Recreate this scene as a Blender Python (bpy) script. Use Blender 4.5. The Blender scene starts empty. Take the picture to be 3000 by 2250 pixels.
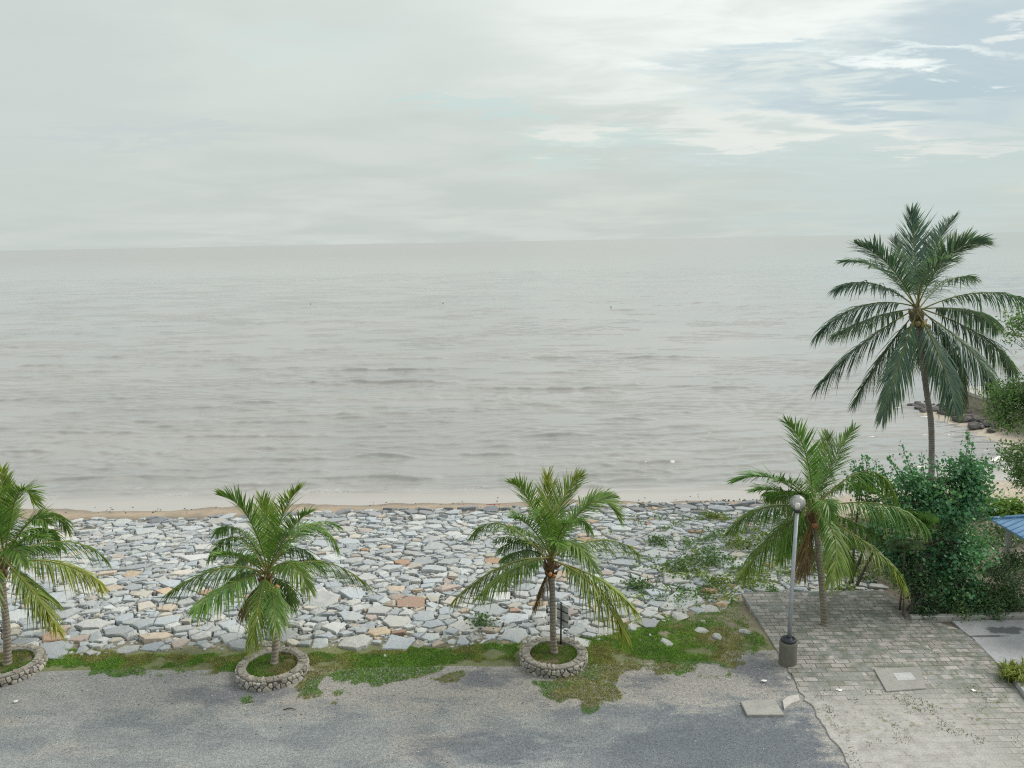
import bpy, math, random
import numpy as np

rnd = random.Random(11)
rng = np.random.default_rng(11)
scene = bpy.context.scene
COL = scene.collection
SEA = -1.6

# ------------------------------------------------------------------ camera model (metres; camera 10.5 m up, looking out to sea)
F, CX, CY, H = 2332., 1500., 1125., 10.5
PIT, ROL = math.radians(10.19), math.radians(1.05)
fw = np.array((0, math.cos(PIT), -math.sin(PIT)))
up0 = np.array((0, math.sin(PIT), math.cos(PIT)))
rt0 = np.array((1., 0, 0))
rt = math.cos(ROL)*rt0 - math.sin(ROL)*up0
up = math.cos(ROL)*up0 + math.sin(ROL)*rt0

def ray(x, y): return fw + (x-CX)/F*rt + (CY-y)/F*up
def G(x, y, z=0.):                     # sight line met with a level z
    d = ray(x, y); t = (z-H)/d[2]; return np.array((d[0]*t, d[1]*t, z))
def AY(x, y, Y):                       # sight line met with a depth Y
    d = ray(x, y); t = Y/d[1]; return np.array((d[0]*t, Y, H+d[2]*t))

# ------------------------------------------------------------------ numpy noise
def _h(ix, iy, s):
    n = (ix*374761393 + iy*668265263 + s*1442695041) & 0xffffffff
    n = ((n ^ (n >> 13))*1274126177) & 0xffffffff
    return ((n ^ (n >> 16)) & 0xffff)/65535.
def vn(x, y, s=0):
    x = np.asarray(x, float); y = np.asarray(y, float)
    ix = np.floor(x).astype(np.int64); iy = np.floor(y).astype(np.int64)
    fx = x-ix; fy = y-iy
    fx = fx*fx*(3-2*fx); fy = fy*fy*(3-2*fy)
    a = _h(ix, iy, s)*(1-fx)+_h(ix+1, iy, s)*fx
    b = _h(ix, iy+1, s)*(1-fx)+_h(ix+1, iy+1, s)*fx
    return a*(1-fy)+b*fy
def fbm(x, y, s=0, o=4):
    r = 0; a = .5; t = 0
    for k in range(o):
        r = r+a*vn(x, y, s+k*17); t += a
        x = np.asarray(x)*2.03; y = np.asarray(y)*2.03; a *= .5
    return r/t
def sst(a, b, x):
    t = np.clip((np.asarray(x, float)-a)/(b-a), 0, 1); return t*t*(3-2*t)

# ------------------------------------------------------------------ terrain height
PX = [-400, 19.7, 24, 34.2, 35.8, 37.2, 46, 70, 400]
PZ = [0, 0, -.34, -1.35, SEA, -1.7, -2.3, -3.2, -3.2]
def hgt(x, y):
    x = np.asarray(x, float); y = np.asarray(y, float)
    s = sst(13, 25, x)*2.0*sst(26, 36, y)
    z = np.interp(y-s, PX, PZ)
    bank = SEA+(x-27.7-.6*(fbm(x*.2, y*.2, 5)-.5)*2)*.11
    bank = np.where(y > 53, bank-(y-53)*.2, bank)
    bank = np.minimum(bank, -.75)
    land = np.where(y > 30, np.maximum(z, bank), z)
    return land
def h1(x, y): return float(hgt(x, y))

# ------------------------------------------------------------------ objects
def tag(o, label=None, cat=None, group=None, kind=None):
    if label: o['label'] = label
    if cat: o['category'] = cat
    if group: o['group'] = group
    if kind: o['kind'] = kind
    return o
def empty(name, loc, label, cat, group=None):
    o = bpy.data.objects.new(name, None); COL.objects.link(o)
    o.location = tuple(map(float, loc)); o.empty_display_size = .2
    return tag(o, label, cat, group)

class MB:
    def __init__(s): s.v = []; s.f = []; s.m = []; s.c = []; s.n = 0
    def add(s, v, f, mi=0, col=(1, 1, 1)):
        v = np.asarray(v, float).reshape(-1, 3)
        s.v.append(v)
        n = s.n
        s.f.extend([tuple(i+n for i in q) for q in f]); s.m.extend([mi]*len(f))
        c = np.asarray(col, float)
        if c.ndim == 1: c = np.tile(c, (len(v), 1))
        s.c.append(c); s.n += len(v)
    def build(s, name, mats, parent=None, smooth=False, origin=None):
        me = bpy.data.meshes.new(name)
        v = np.concatenate(s.v) if s.v else np.zeros((0, 3))
        q = parent
        while q is not None: v = v-np.array(q.location); q = q.parent
        if origin is not None: v = v-np.array(origin)
        me.from_pydata(v.tolist(), [], s.f)
        if not isinstance(mats, (list, tuple)): mats = [mats]
        for m in mats: me.materials.append(m)
        if len(mats) > 1: me.polygons.foreach_set('material_index', s.m)
        me.polygons.foreach_set('use_smooth', [smooth]*len(s.f))
        a = me.color_attributes.new('Col', 'FLOAT_COLOR', 'POINT')
        c = np.concatenate(s.c) if s.c else np.zeros((0, 3))
        a.data.foreach_set('color', np.hstack([c, np.ones((len(c), 1))]).ravel())
        me.update()
        o = bpy.data.objects.new(name, me); COL.objects.link(o)
        if parent is not None: o.parent = parent
        if origin is not None: o.location = tuple(map(float, origin))
        return o
    def tube(s, pts, rad, n=8, mi=0, col=(1, 1, 1), cap=True):
        pts = np.asarray(pts, float); k = len(pts)
        rad = np.broadcast_to(np.asarray(rad, float), (k,))
        T = np.gradient(pts, axis=0); T /= np.linalg.norm(T, axis=1)[:, None]+1e-9
        ref = np.array((1., 0, 0)) if abs(T[0][0]) < .8 else np.array((0, 1., 0))
        V = []
        for i in range(k):
            a = ref-T[i]*ref.dot(T[i]); a /= np.linalg.norm(a); b = np.cross(T[i], a); ref = a
            for j in range(n):
                w = 2*math.pi*j/n
                V.append(pts[i]+rad[i]*(math.cos(w)*a+math.sin(w)*b))
        Fc = [(i*n+j, i*n+(j+1) % n, (i+1)*n+(j+1) % n, (i+1)*n+j) for i in range(k-1) for j in range(n)]
        if cap: Fc += [tuple(range(n))[::-1], tuple((k-1)*n+j for j in range(n))]
        s.add(V, Fc, mi, col if np.ndim(col) == 1 else np.repeat(np.asarray(col), n, axis=0))
    def lathe(s, c, prof, n=24, mi=0, col=(1, 1, 1)):
        V = []; k = len(prof)
        for r, z in prof:
            for j in range(n):
                w = 2*math.pi*j/n; V.append((c[0]+r*math.cos(w), c[1]+r*math.sin(w), c[2]+z))
        Fc = [(i*n+j, i*n+(j+1) % n, (i+1)*n+(j+1) % n, (i+1)*n+j) for i in range(k-1) for j in range(n)]
        s.add(V, Fc, mi, col)
    def box(s, a, b, mi=0, col=(1, 1, 1), bev=.0):
        (x0, y0, z0), (x1, y1, z1) = a, b
        if bev <= 0:
            V = [(x0, y0, z0), (x1, y0, z0), (x1, y1, z0), (x0, y1, z0), (x0, y0, z1), (x1, y0, z1), (x1, y1, z1), (x0, y1, z1)]
            s.add(V, [(3, 2, 1, 0), (4, 5, 6, 7), (0, 1, 5, 4), (1, 2, 6, 5), (2, 3, 7, 6), (3, 0, 4, 7)], mi, col); return
        e = bev
        def ring(z, i): return [(x0+i, y0+i, z), (x1-i, y0+i, z), (x1-i, y1-i, z), (x0+i, y1-i, z)]
        V = ring(z0, 0)+ring(z1-e, 0)+ring(z1, e)
        Fc = [(3, 2, 1, 0), (8, 9, 10, 11)]+[(r*4+j, r*4+(j+1) % 4, r*4+4+(j+1) % 4, r*4+4+j) for r in (0, 1) for j in range(4)]
        s.add(V, Fc, mi, col)
    def prism(s, poly, z0, z1, mi=0, col=(1, 1, 1), bev=.01):
        n = len(poly); P = np.asarray(poly, float); c = P.mean(0)
        Q = P+(c-P)/np.linalg.norm(c-P, axis=1)[:, None]*bev
        V = [(x, y, z0) for x, y in P]+[(x, y, z1-bev) for x, y in P]+[(x, y, z1) for x, y in Q]
        Fc = [tuple(range(n))[::-1], tuple(2*n+j for j in range(n))]+[(r*n+j, r*n+(j+1) % n, r*n+n+(j+1) % n, r*n+n+j) for r in (0, 1) for j in range(n)]
        s.add(V, Fc, mi, col)

# ------------------------------------------------------------------ materials
class NT:
    def __init__(s, name, world=None):
        if world is None:
            s.m = bpy.data.materials.new(name)
        else: s.m = world
        s.m.use_nodes = True; s.t = s.m.node_tree; s.t.nodes.clear()
    def n(s, ty, **kw):
        d = s.t.nodes.new('ShaderNode'+ty)
        for k, v in kw.items():
            if hasattr(d, k) and k not in d.inputs: setattr(d, k, v)
            else: s.set(d, k, v)
        return d
    def set(s, d, k, v):
        i = d.inputs[int(k[1:])] if isinstance(k, str) and k[0] == 'i' and k[1:].isdigit() else d.inputs[k.replace('_', ' ')]
        if isinstance(v, bpy.types.NodeSocket): s.t.links.new(v, i)
        elif isinstance(v, (tuple, list)) and len(v) == 3 and i.type == 'RGBA': i.default_value = (*v, 1)
        else: i.default_value = v
    def math(s, op, a, b=0., clamp=False):
        d = s.n('Math', operation=op, use_clamp=clamp); s.set(d, 'i0', a); s.set(d, 'i1', b); return d.outputs[0]
    def ramp(s, v, a, b, lo=0., hi=1.):
        d = s.n('MapRange', interpolation_type='SMOOTHSTEP', Value=v, From_Min=a, From_Max=b, To_Min=lo, To_Max=hi); return d.outputs[0]
    def mix(s, f, a, b, bl='MIX'):
        d = s.n('Mix', data_type='RGBA', blend_type=bl); s.set(d, 'i0', f); s.set(d, 'i6', a); s.set(d, 'i7', b); return d.outputs[2]
    def noise(s, vec, sc, det=4., ro=.55, dist=0.):
        d = s.n('TexNoise', Scale=sc, Detail=det, Roughness=ro, Distortion=dist)
        if vec is not None: s.set(d, 'Vector', vec)
        return d.outputs['Fac']
    def pos(s): return s.n('NewGeometry').outputs['Position']
    def obj(s): return s.n('TexCoord').outputs['Object']
    def attr(s): return s.n('Attribute', attribute_name='Col').outputs['Color']
    def scale(s, v, k):
        d = s.n('VectorMath', operation='MULTIPLY'); s.set(d, 'i0', v); s.set(d, 'i1', k); return d.outputs[0]
    def xyz(s, v):
        d = s.n('SeparateXYZ', Vector=v); return d.outputs
    def bump(s, hgt, st=.5, di=.02):
        return s.n('Bump', Strength=st, Distance=di, Height=hgt).outputs[0]
    def out(s, sh):
        o = s.n('OutputMaterial'); s.t.links.new(sh, o.inputs['Surface']); return s.m
    def pr(s, col, ro=.8, nrm=None, **kw):
        d = s.n('BsdfPrincipled'); s.set(d, 'Base Color', col); s.set(d, 'Roughness', ro)
        if nrm is not None: s.set(d, 'Normal', nrm)
        for k, v in kw.items(): s.set(d, k, v)
        return d.outputs[0]

def m_simple(name, col, ro=.7, var=.15, sc=6., bst=.3, bd=.01, metal=0., attr=False):
    t = NT(name); p = t.obj()
    base = t.attr() if attr else col
    n1 = t.noise(p, sc, 6, .6); n2 = t.noise(p, sc*7, 3, .6)
    c = t.mix(t.ramp(n1, .3, .7), t.mix(1., base, (1-var,)*3, 'MULTIPLY'), t.mix(1., base, (1+var,)*3, 'MULTIPLY'))
    c = t.mix(t.ramp(n2, .35, .65, 0, .5), c, t.mix(1., c, (1-var*1.2,)*3, 'MULTIPLY'))
    return t.out(t.pr(c, ro, t.bump(n2, bst, bd), Metallic=metal))

def m_rock(name='rock', k=1.):
    t = NT(name); p = t.pos()
    a = t.attr()
    n1 = t.noise(p, 1.7*k, 5, .6); n2 = t.noise(p, 9*k, 6, .65); n3 = t.noise(p, 45*k, 3, .6)
    c = t.mix(t.ramp(n1, .35, .65, 0, .55), a, t.mix(1., a, (1.12, 1.06, .96), 'MULTIPLY'))
    c = t.mix(t.ramp(n2, .5, .72, 0, .6), c, t.mix(1., c, (.66, .66, .68), 'MULTIPLY'))
    c = t.mix(t.ramp(n3, .55, .75, 0, .5), c, t.mix(1., c, (.6, .6, .6), 'MULTIPLY'))
    hh = t.math('ADD', t.math('MULTIPLY', n2, 1.), t.math('MULTIPLY', n3, .35))
    return t.out(t.pr(c, .85, t.bump(hh, .7, .05)))

def m_leaf(name, ro=.45, tr=.3):
    t = NT(name); a = t.attr(); p = t.pos()
    n1 = t.noise(p, 3.5, 3, .6)
    c = t.mix(t.ramp(n1, .3, .7), t.mix(1., a, (.8, .82, .85), 'MULTIPLY'), t.mix(1., a, (1.2, 1.15, 1.05), 'MULTIPLY'))
    b = t.pr(c, ro, Specular_IOR_Level=.4)
    d = t.n('BsdfTranslucent'); t.set(d, 'Color', t.mix(1., c, (1.2, 1.25, .7), 'MULTIPLY'))
    m = t.n('MixShader'); t.set(m, 'i0', tr); t.t.links.new(b, m.inputs[1]); t.t.links.new(d.outputs[0], m.inputs[2])
    return t.out(m.outputs[0])

def m_asphalt():
    t = NT('asphalt_gravel'); p = t.pos(); X = t.xyz(p)
    q = t.scale(p, (.55, 1., 1.))
    big = t.noise(q, .45, 4, .55, .4); mid = t.noise(q, 1.5, 5, .6, .5)
    fine = t.noise(q, 4.5, 6, .7, .3)
    g1 = t.noise(p, 38, 2, .7); g2 = t.noise(p, 14, 3, .65)
    vor = t.n('TexVoronoi', Scale=34., Vector=p)
    # sandy drift lies in a band in front of the grass and in blown patches
    yb = t.math('ADD', X[1], t.math('ADD', t.math('MULTIPLY', t.math('SUBTRACT', mid, .5), 2.6), t.math('MULTIPLY', t.math('SUBTRACT', fine, .5), 2.)))
    band = t.math('MULTIPLY', t.ramp(yb, 16.1, 17.2), t.ramp(X[0], -9, -5, .45, 1.))
    sand = t.math('MAXIMUM', band, t.ramp(big, .53, .66, 0, .8))
    # bare dark chippings worn through in places
    dk1 = t.ramp(t.math('ADD', t.math('MULTIPLY', t.math('SUBTRACT', X[0], 1.), .06), t.math('MULTIPLY', big, .9)), .42, .62)
    dk = t.math('MULTIPLY', dk1, t.ramp(yb, 16.9, 15.6))
    def blob(cx, cy, rx, ry):
        a = t.math('DIVIDE', t.math('SUBTRACT', X[0], cx), rx); b = t.math('DIVIDE', t.math('SUBTRACT', X[1], cy), ry)
        r = t.math('ADD', t.math('MULTIPLY', a, a), t.math('MULTIPLY', b, b))
        return t.ramp(t.math('ADD', r, t.math('MULTIPLY', t.math('SUBTRACT', t.math('ADD', t.math('MULTIPLY', mid, .5), t.math('MULTIPLY', fine, .5)), .5), 5.)), 1.3, .1)
    for b in ((5.9, 18.0, .8, .9), (-.9, 17.8, 1.2, .5), (3.0, 17.6, .75, .35), (6.6, 15.2, 1.1, 1.), (5.2, 15.6, 1.6, .7), (-6.8, 17.4, 1.5, .5), (-.5, 15.1, 2., .6)):
        dk = t.math('MAXIMUM', dk, t.math('MULTIPLY', blob(*b), .85))
    c = t.mix(t.ramp(mid, .35, .65), (.160, .176, .184), (.225, .24, .238))
    spill = t.math('MULTIPLY', t.ramp(t.math('ADD', X[0], t.math('MULTIPLY', t.math('SUBTRACT', fine, .5), 2.6)), 6.0, 6.9), t.ramp(X[1], 16.6, 15.6, .25, .8))
    c = t.mix(t.math('MULTIPLY', sand, .85), c, (.285, .27, .245))
    c = t.mix(t.math('MULTIPLY', dk, .85), c, (.085, .10, .12))
    c = t.mix(spill, c, (.33, .315, .285))
    ch = t.mix(t.ramp(vor.outputs['Distance'], .1, .5), t.mix(1., c, (.62, .62, .63), 'MULTIPLY'), t.mix(1., c, (1.22, 1.22, 1.22), 'MULTIPLY'))
    c = t.mix(.8, c, ch)
    c = t.mix(t.ramp(g1, .36, .48, .75, 0), c, t.mix(1., c, (.45, .45, .46), 'MULTIPLY'))
    c = t.mix(t.ramp(g1, .56, .68, 0, .7), c, t.mix(1., c, (1.5, 1.5, 1.5), 'MULTIPLY'))
    c = t.mix(t.ramp(g2, .35, .65), t.mix(1., c, (.84, .84, .84), 'MULTIPLY'), t.mix(1., c, (1.12, 1.12, 1.12), 'MULTIPLY'))
    return t.out(t.pr(c, .9, t.bump(g1, .6, .02)))

def m_ground():
    t = NT('bare_ground'); p = t.pos(); a = t.attr()
    n1 = t.noise(p, .9, 5, .6); n2 = t.noise(p, 7, 5, .65); n3 = t.noise(p, 40, 2, .6)
    c = t.mix(t.ramp(n1, .3, .7), t.mix(1., a, (.82, .82, .82), 'MULTIPLY'), t.mix(1., a, (1.15, 1.13, 1.1), 'MULTIPLY'))
    c = t.mix(t.ramp(n2, .42, .68, 0, .6), c, t.mix(1., c, (.68, .66, .62), 'MULTIPLY'))
    c = t.mix(t.ramp(n3, .5, .7, 0, .5), c, t.mix(1., c, (1.3, 1.3, 1.3), 'MULTIPLY'))
    wet = t.ramp(t.xyz(p)[2], -1.56, -1.45)
    return t.out(t.pr(c, t.math('ADD', t.math('MULTIPLY', wet, .45), .45), t.bump(t.math('ADD', n2, t.math('MULTIPLY', n3, .4)), .5, .05)))

def m_paver():
    t = NT('block_paving'); p = t.pos(); X = t.xyz(p)
    br = t.n('TexBrick', offset=.5, Vector=p, Scale=1., Mortar_Size=.011, Mortar_Smooth=.2, Bias=-.1, Brick_Width=.36, Row_Height=.2,
             Color1=(.27, .255, .235), Color2=(.42, .40, .385), Mortar=(.06, .06, .05))
    big = t.noise(p, .8, 5, .6, .4); mid = t.noise(p, 3.2, 5, .65); fin = t.noise(p, 26, 4, .6)
    # single blocks that differ, laid in short slanting runs
    vx = t.n('TexVoronoi', distance='CHEBYCHEV', Scale=2.2, Vector=t.scale(p, (1.25, 2.27, 1)), Randomness=.6)
    dkb = t.ramp(t.xyz(vx.outputs['Color'])[0], .66, .76, 0, .75)
    c = t.mix(dkb, br.outputs['Color'], (.21, .225, .215))
    moss = t.math('MULTIPLY', t.ramp(mid, .42, .58), t.ramp(t.math('ADD', t.math('MULTIPLY', X[0], .12), t.math('MULTIPLY', big, .9)), 1.05, 1.5))
    c = t.mix(t.math('MULTIPLY', moss, .62), c, (.10, .125, .085))
    c = t.mix(t.ramp(mid, .56, .72, 0, .5), c, t.mix(1., c, (.55, .57, .54), 'MULTIPLY'))
    yy = t.math('ADD', X[1], t.math('MULTIPLY', t.math('SUBTRACT', big, .5), 2.2))
    dust = t.math('MULTIPLY', t.ramp(yy, 17.8, 16.0), t.ramp(t.math('ADD', t.math('MULTIPLY', fin, .5), t.math('MULTIPLY', mid, .5)), .36, .5, .55, 1.))
    right = t.ramp(t.math('ADD', X[0], t.math('MULTIPLY', t.math('SUBTRACT', mid, .5), 1.5)), 9.3, 10.6, 1., .35)
    c = t.mix(t.math('MULTIPLY', t.math('MULTIPLY', dust, right), .92), c, t.mix(t.ramp(mid, .3, .7), (.285, .28, .265), (.40, .395, .375)))
    yt = t.ramp(t.math('ABSOLUTE', t.math('SUBTRACT', X[1], 15.9)), 1.1, .2)
    tuft = t.math('MULTIPLY', t.ramp(t.noise(p, 6.5, 5, .7), .55, .63), yt)
    c = t.mix(t.math('MULTIPLY', tuft, .8), c, (.16, .165, .085))
    c = t.mix(t.ramp(fin, .35, .65), t.mix(1., c, (.86, .86, .86), 'MULTIPLY'), t.mix(1., c, (1.1, 1.1, 1.1), 'MULTIPLY'))
    hh = t.math('SUBTRACT', t.math('MULTIPLY', fin, .3), br.outputs['Fac'])
    return t.out(t.pr(c, .9, t.bump(hh, .5, .012)))

def m_concrete(name, base, stain=None):
    t = NT(name); p = t.pos(); X = t.xyz(p)
    n1 = t.noise(p, 1.3, 6, .65, .3); n2 = t.noise(p, 12, 5, .65); n3 = t.noise(p, 60, 2, .6)
    k = lambda f: tuple(min(1, q*f) for q in base)
    c = t.mix(t.ramp(n1, .3, .7), k(.82), k(1.1))
    c = t.mix(t.ramp(n2, .5, .7, 0, .55), c, k(.6))
    c = t.mix(t.ramp(n3, .5, .68, 0, .5), c, k(.55))
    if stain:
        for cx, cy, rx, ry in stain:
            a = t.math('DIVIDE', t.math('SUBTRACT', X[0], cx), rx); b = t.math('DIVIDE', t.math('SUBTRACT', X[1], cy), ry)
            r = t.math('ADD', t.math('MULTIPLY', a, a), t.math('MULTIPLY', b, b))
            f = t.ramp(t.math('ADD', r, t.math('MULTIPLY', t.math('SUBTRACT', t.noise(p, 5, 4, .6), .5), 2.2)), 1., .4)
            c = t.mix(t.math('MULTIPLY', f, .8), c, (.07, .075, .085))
    return t.out(t.pr(c, .88, t.bump(t.math('ADD', n2, n3), .4, .012)))

def m_bark(name, c0, c1):
    t = NT(name); p = t.obj(); X = t.xyz(p)
    w = t.n('TexWave', wave_type='BANDS', bands_direction='Z', Scale=3.4, Distortion=2.2, Detail=3., Detail_Scale=2., Vector=p)
    n1 = t.noise(p, 3, 5, .6); n2 = t.noise(p, 22, 4, .6)
    c = t.mix(t.ramp(n1, .3, .7), c0, c1)
    c = t.mix(t.ramp(w.outputs['Fac'], .15, .5, .55, 0), c, t.mix(1., c, (.5, .5, .5), 'MULTIPLY'))
    c = t.mix(t.ramp(n2, .5, .7, 0, .5), c, t.mix(1., c, (.6, .62, .6), 'MULTIPLY'))
    return t.out(t.pr(c, .9, t.bump(t.math('ADD', w.outputs['Fac'], n2), .5, .02)))

def m_water():
    t = NT('sea_water'); p = t.pos(); X = t.xyz(p); a = t.xyz(t.attr())
    far = t.ramp(X[1], 60, 900)
    b1 = t.noise(t.scale(p, (.55, 1.3, 1)), 1.5, 4, .6, .3)
    b2 = t.noise(t.scale(p, (.35, 1., 1)), .28, 4, .55, .4)
    rp = t.math('ADD', t.math('MULTIPLY', b1, .10), t.math('MULTIPLY', t.math('MULTIPLY', b2, .34), t.ramp(X[1], 120, 320, .12, 1.)))
    gust = t.ramp(t.noise(t.scale(p, (.3, 1., 1)), .045, 3, .5), .35, .65, .55, 1.)
    st = t.math('MULTIPLY', t.math('SUBTRACT', 1., t.math('MULTIPLY', far, .8)), t.math('MULTIPLY', gust, a[0]))
    bp = t.n('Bump', Distance=1., Height=rp); t.set(bp, 'Strength', t.math('MULTIPLY', st, .36))
    silt = t.noise(t.scale(p, (.4, 1, 1)), .11, 4, .55, .5)
    c = t.mix(t.ramp(silt, .35, .65), (.250, .256, .245), (.285, .284, .268))
    c = t.mix(a[1], c, (.37, .355, .33))
    fo = t.math('MULTIPLY', a[2], t.ramp(t.noise(p, 9, 4, .7), .46, .6))
    c = t.mix(fo, c, (.75, .75, .73))
    ro = t.math('ADD', t.math('MULTIPLY', far, .16), .06)
    return t.out(t.pr(c, t.math('MAXIMUM', ro, t.math('MULTIPLY', fo, .8)), bp.outputs[0], IOR=1.47))

def m_roof():
    t = NT('blue_roof_sheet'); p = t.obj()
    n1 = t.noise(p, 2.5, 5, .6); n2 = t.noise(p, 20, 3, .6)
    c = t.mix(t.ramp(n1, .3, .7), (.13, .27, .47), (.22, .38, .58))
    c = t.mix(t.ramp(n2, .5, .7, 0, .35), c, (.3, .4, .5))
    return t.out(t.pr(c, .45, t.bump(n1, .2, .01)))

def m_glass():
    t = NT('clear_globe_glass')
    g = t.n('BsdfGlossy', Roughness=.05); tr = t.n('BsdfTransparent'); df = t.n('BsdfDiffuse', Color=(.85, .87, .87))
    fr = t.n('Fresnel', IOR=1.55)
    m1 = t.n('MixShader'); t.set(m1, 'i0', .30); t.t.links.new(tr.outputs[0], m1.inputs[1]); t.t.links.new(df.outputs[0], m1.inputs[2])
    m = t.n('MixShader'); t.set(m, 'i0', fr.outputs[0]); t.t.links.new(m1.outputs[0], m.inputs[1]); t.t.links.new(g.outputs[0], m.inputs[2])
    return t.out(m.outputs[0])

M = dict(
    rock=m_rock(), small=m_rock('small_rock', 1.6), leaf=m_leaf('palm_leaf'), foliage=m_leaf('shrub_leaf', .36, .28), grass=m_leaf('grass_blade', .6, .3),
    asphalt=m_asphalt(), ground=m_ground(), paver=m_paver(), water=m_water(), roof=m_roof(), glass=m_glass(),
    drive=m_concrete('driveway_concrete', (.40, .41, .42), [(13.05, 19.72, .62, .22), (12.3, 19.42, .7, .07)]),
    conc=m_concrete('weathered_concrete', (.44, .43, .40)), slab=m_concrete('slab_concrete', (.31, .305, .285)), pale=m_concrete('pale_concrete', (.44, .46, .46)),
    drum=m_concrete('mossy_concrete', (.155, .152, .12)), groyne=m_concrete('groyne_concrete', (.36, .31, .26)),
    bark=m_bark('palm_bark', (.20, .17, .135), (.30, .27, .22)), barkt=m_bark('tall_palm_bark', (.22, .20, .19), (.34, .31, .29)),
    branch=m_simple('shrub_bark', (.10, .085, .065)), fibre=m_simple('leaf_sheath_fibre', (.34, .15, .055), .9, .35, 14, .6, .03, attr=True),
    nut=m_simple('coconut_husk', (.3, .22, .06), .5, .2, 8, attr=True), galv=m_simple('painted_steel', (.38, .41, .45), .5, .12, 5, .1, .003, .25),
    black=m_simple('black_rubber', (.022, .027, .04), .55, .2, 10), darkm=m_simple('dark_steel', (.03, .032, .035), .5, .2, 8), sign=m_simple('grey_sign_sheet', (.52, .55, .57), .5, .12, 4, .1, .003, .3),
    white=m_simple('white_plastic', (.75, .75, .72), .5, .08, 5), wood=m_simple('weathered_wood', (.2, .13, .09), .8, .2, 9, attr=True),
    mortar=m_simple('mortar', (.23, .215, .18), .95, .3, 9, .6, .02, attr=True), soil=m_simple('garden_soil', (.13, .115, .06), .95, .3, 7, .6, .03),
)

# ------------------------------------------------------------------ setting: ground, asphalt, paving, sea
def grid_mesh(name, xs, ys, zf, mat, colf=None, smooth=True):
    Xg, Yg = np.meshgrid(xs, ys); Z = zf(Xg, Yg)
    nx, ny = len(xs), len(ys)
    i = (np.arange(ny-1)[:, None]*nx+np.arange(nx-1)[None]).ravel()
    mb = MB(); c = colf(Xg, Yg, Z).reshape(-1, 3) if colf else (1, 1, 1)
    mb.add(np.stack([Xg, Yg, Z], -1).reshape(-1, 3), np.stack([i, i+1, i+nx+1, i+nx], 1).tolist(), 0, c)
    o = mb.build(name, mat, smooth=smooth); o['kind'] = 'structure'; return o

def ground_col(X, Y, Z):
    dirt = np.array((.30, .265, .20)); sand = np.array((.30, .248, .185)); wet = np.array((.22, .18, .135)); earth = np.array((.15, .135, .105)); green = np.array((.13, .165, .06))
    C = np.zeros(X.shape+(3,))+dirt
    n = fbm(X*.6, Y*.6, 3)
    def mx(C, f, c): return C*(1-f[..., None])+c*f[..., None]
    C = mx(C, sst(19.2, 20.4, Y+1.5*(n-.5)), earth)
    gr = sst(17.9, 18.5, Y+(n-.5))*(1-sst(19.4, 20., Y))
    C = mx(C, gr*.8, green)
    g2 = sst(1.6, 2.6, X+2*(n-.5))*(1-sst(10, 11.5, X))*sst(19, 20, Y)*(1-sst(26, 33, Y+5*(n-.5)))
    C = mx(C, g2*.75, np.array((.27, .245, .165)))
    sd = sst(33.3, 34.4, Y)
    C = mx(C, sd, sand)
    C = mx(C, sst(-1.5, -1.58, Z) if False else (1-sst(-1.58, -1.5, Z))*sd, wet)
    rb = sst(12, 14, X)*sst(30, 33, Y)
    C = mx(C, rb, np.array((.40, .355, .29)))
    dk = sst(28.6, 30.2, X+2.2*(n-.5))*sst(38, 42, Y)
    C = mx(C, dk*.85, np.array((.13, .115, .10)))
    return C
xs = np.concatenate([[-4000, -600, -120, -60, -40, -30], np.arange(-26, 36, .3), [38, 42, 50, 80, 200, 900, 4000]])
ys = np.concatenate([[-3000, -300, -60, -20, 0, 8, 12], np.arange(14, 58, .3), [62, 70, 90, 150]])
grid_mesh('ground', xs, ys, lambda x, y: hgt(x, y)+.05*(fbm(x*.8, y*.8, 9)-.5)*sst(19.5, 22, y)+.10*(fbm(x*.3, y*.15, 19)-.5)*2*sst(34, 35, y)-.10*sst(19.9, 20.6, y-np.clip((x-1.6)*.55, 0, 2.75)*(x > 1.6))*(1-sst(32.6, 33.2, y+1.2*sst(-4, -17, x)))*(1-sst(10.8, 11.5, x)), M['ground'], ground_col)

# asphalt lot: irregular seaward edge, straight edge against the paving
def edge(x): return 18.55+.5*(fbm(np.asarray(x)*.5, 3.3, 21)-.5)-.25*sst(-9, -12, x)*0
xs = np.concatenate([np.array([-80, -40, -25]), np.arange(-18, 6.7, .3), [6.72]])
mb = MB(); V = []; Fc = []
rows = [-40, 5, 12, 15, 17, 1]
for x in xs:
    e = float(edge(x))
    e += .35 if 5.3 < x else 0
    for r in rows[:-1]: V.append((x, r, .006))
    V.append((x, e-.12, .006)); V.append((x, e, -.01))
k = len(rows)+1
for i in range(len(xs)-1):
    for j in range(k-1): Fc.append((i*k+j, (i+1)*k+j, (i+1)*k+j+1, i*k+j+1))
mb.add(V, Fc); mb.build('asphalt_lot', M['asphalt'])['kind'] = 'structure'

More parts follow.
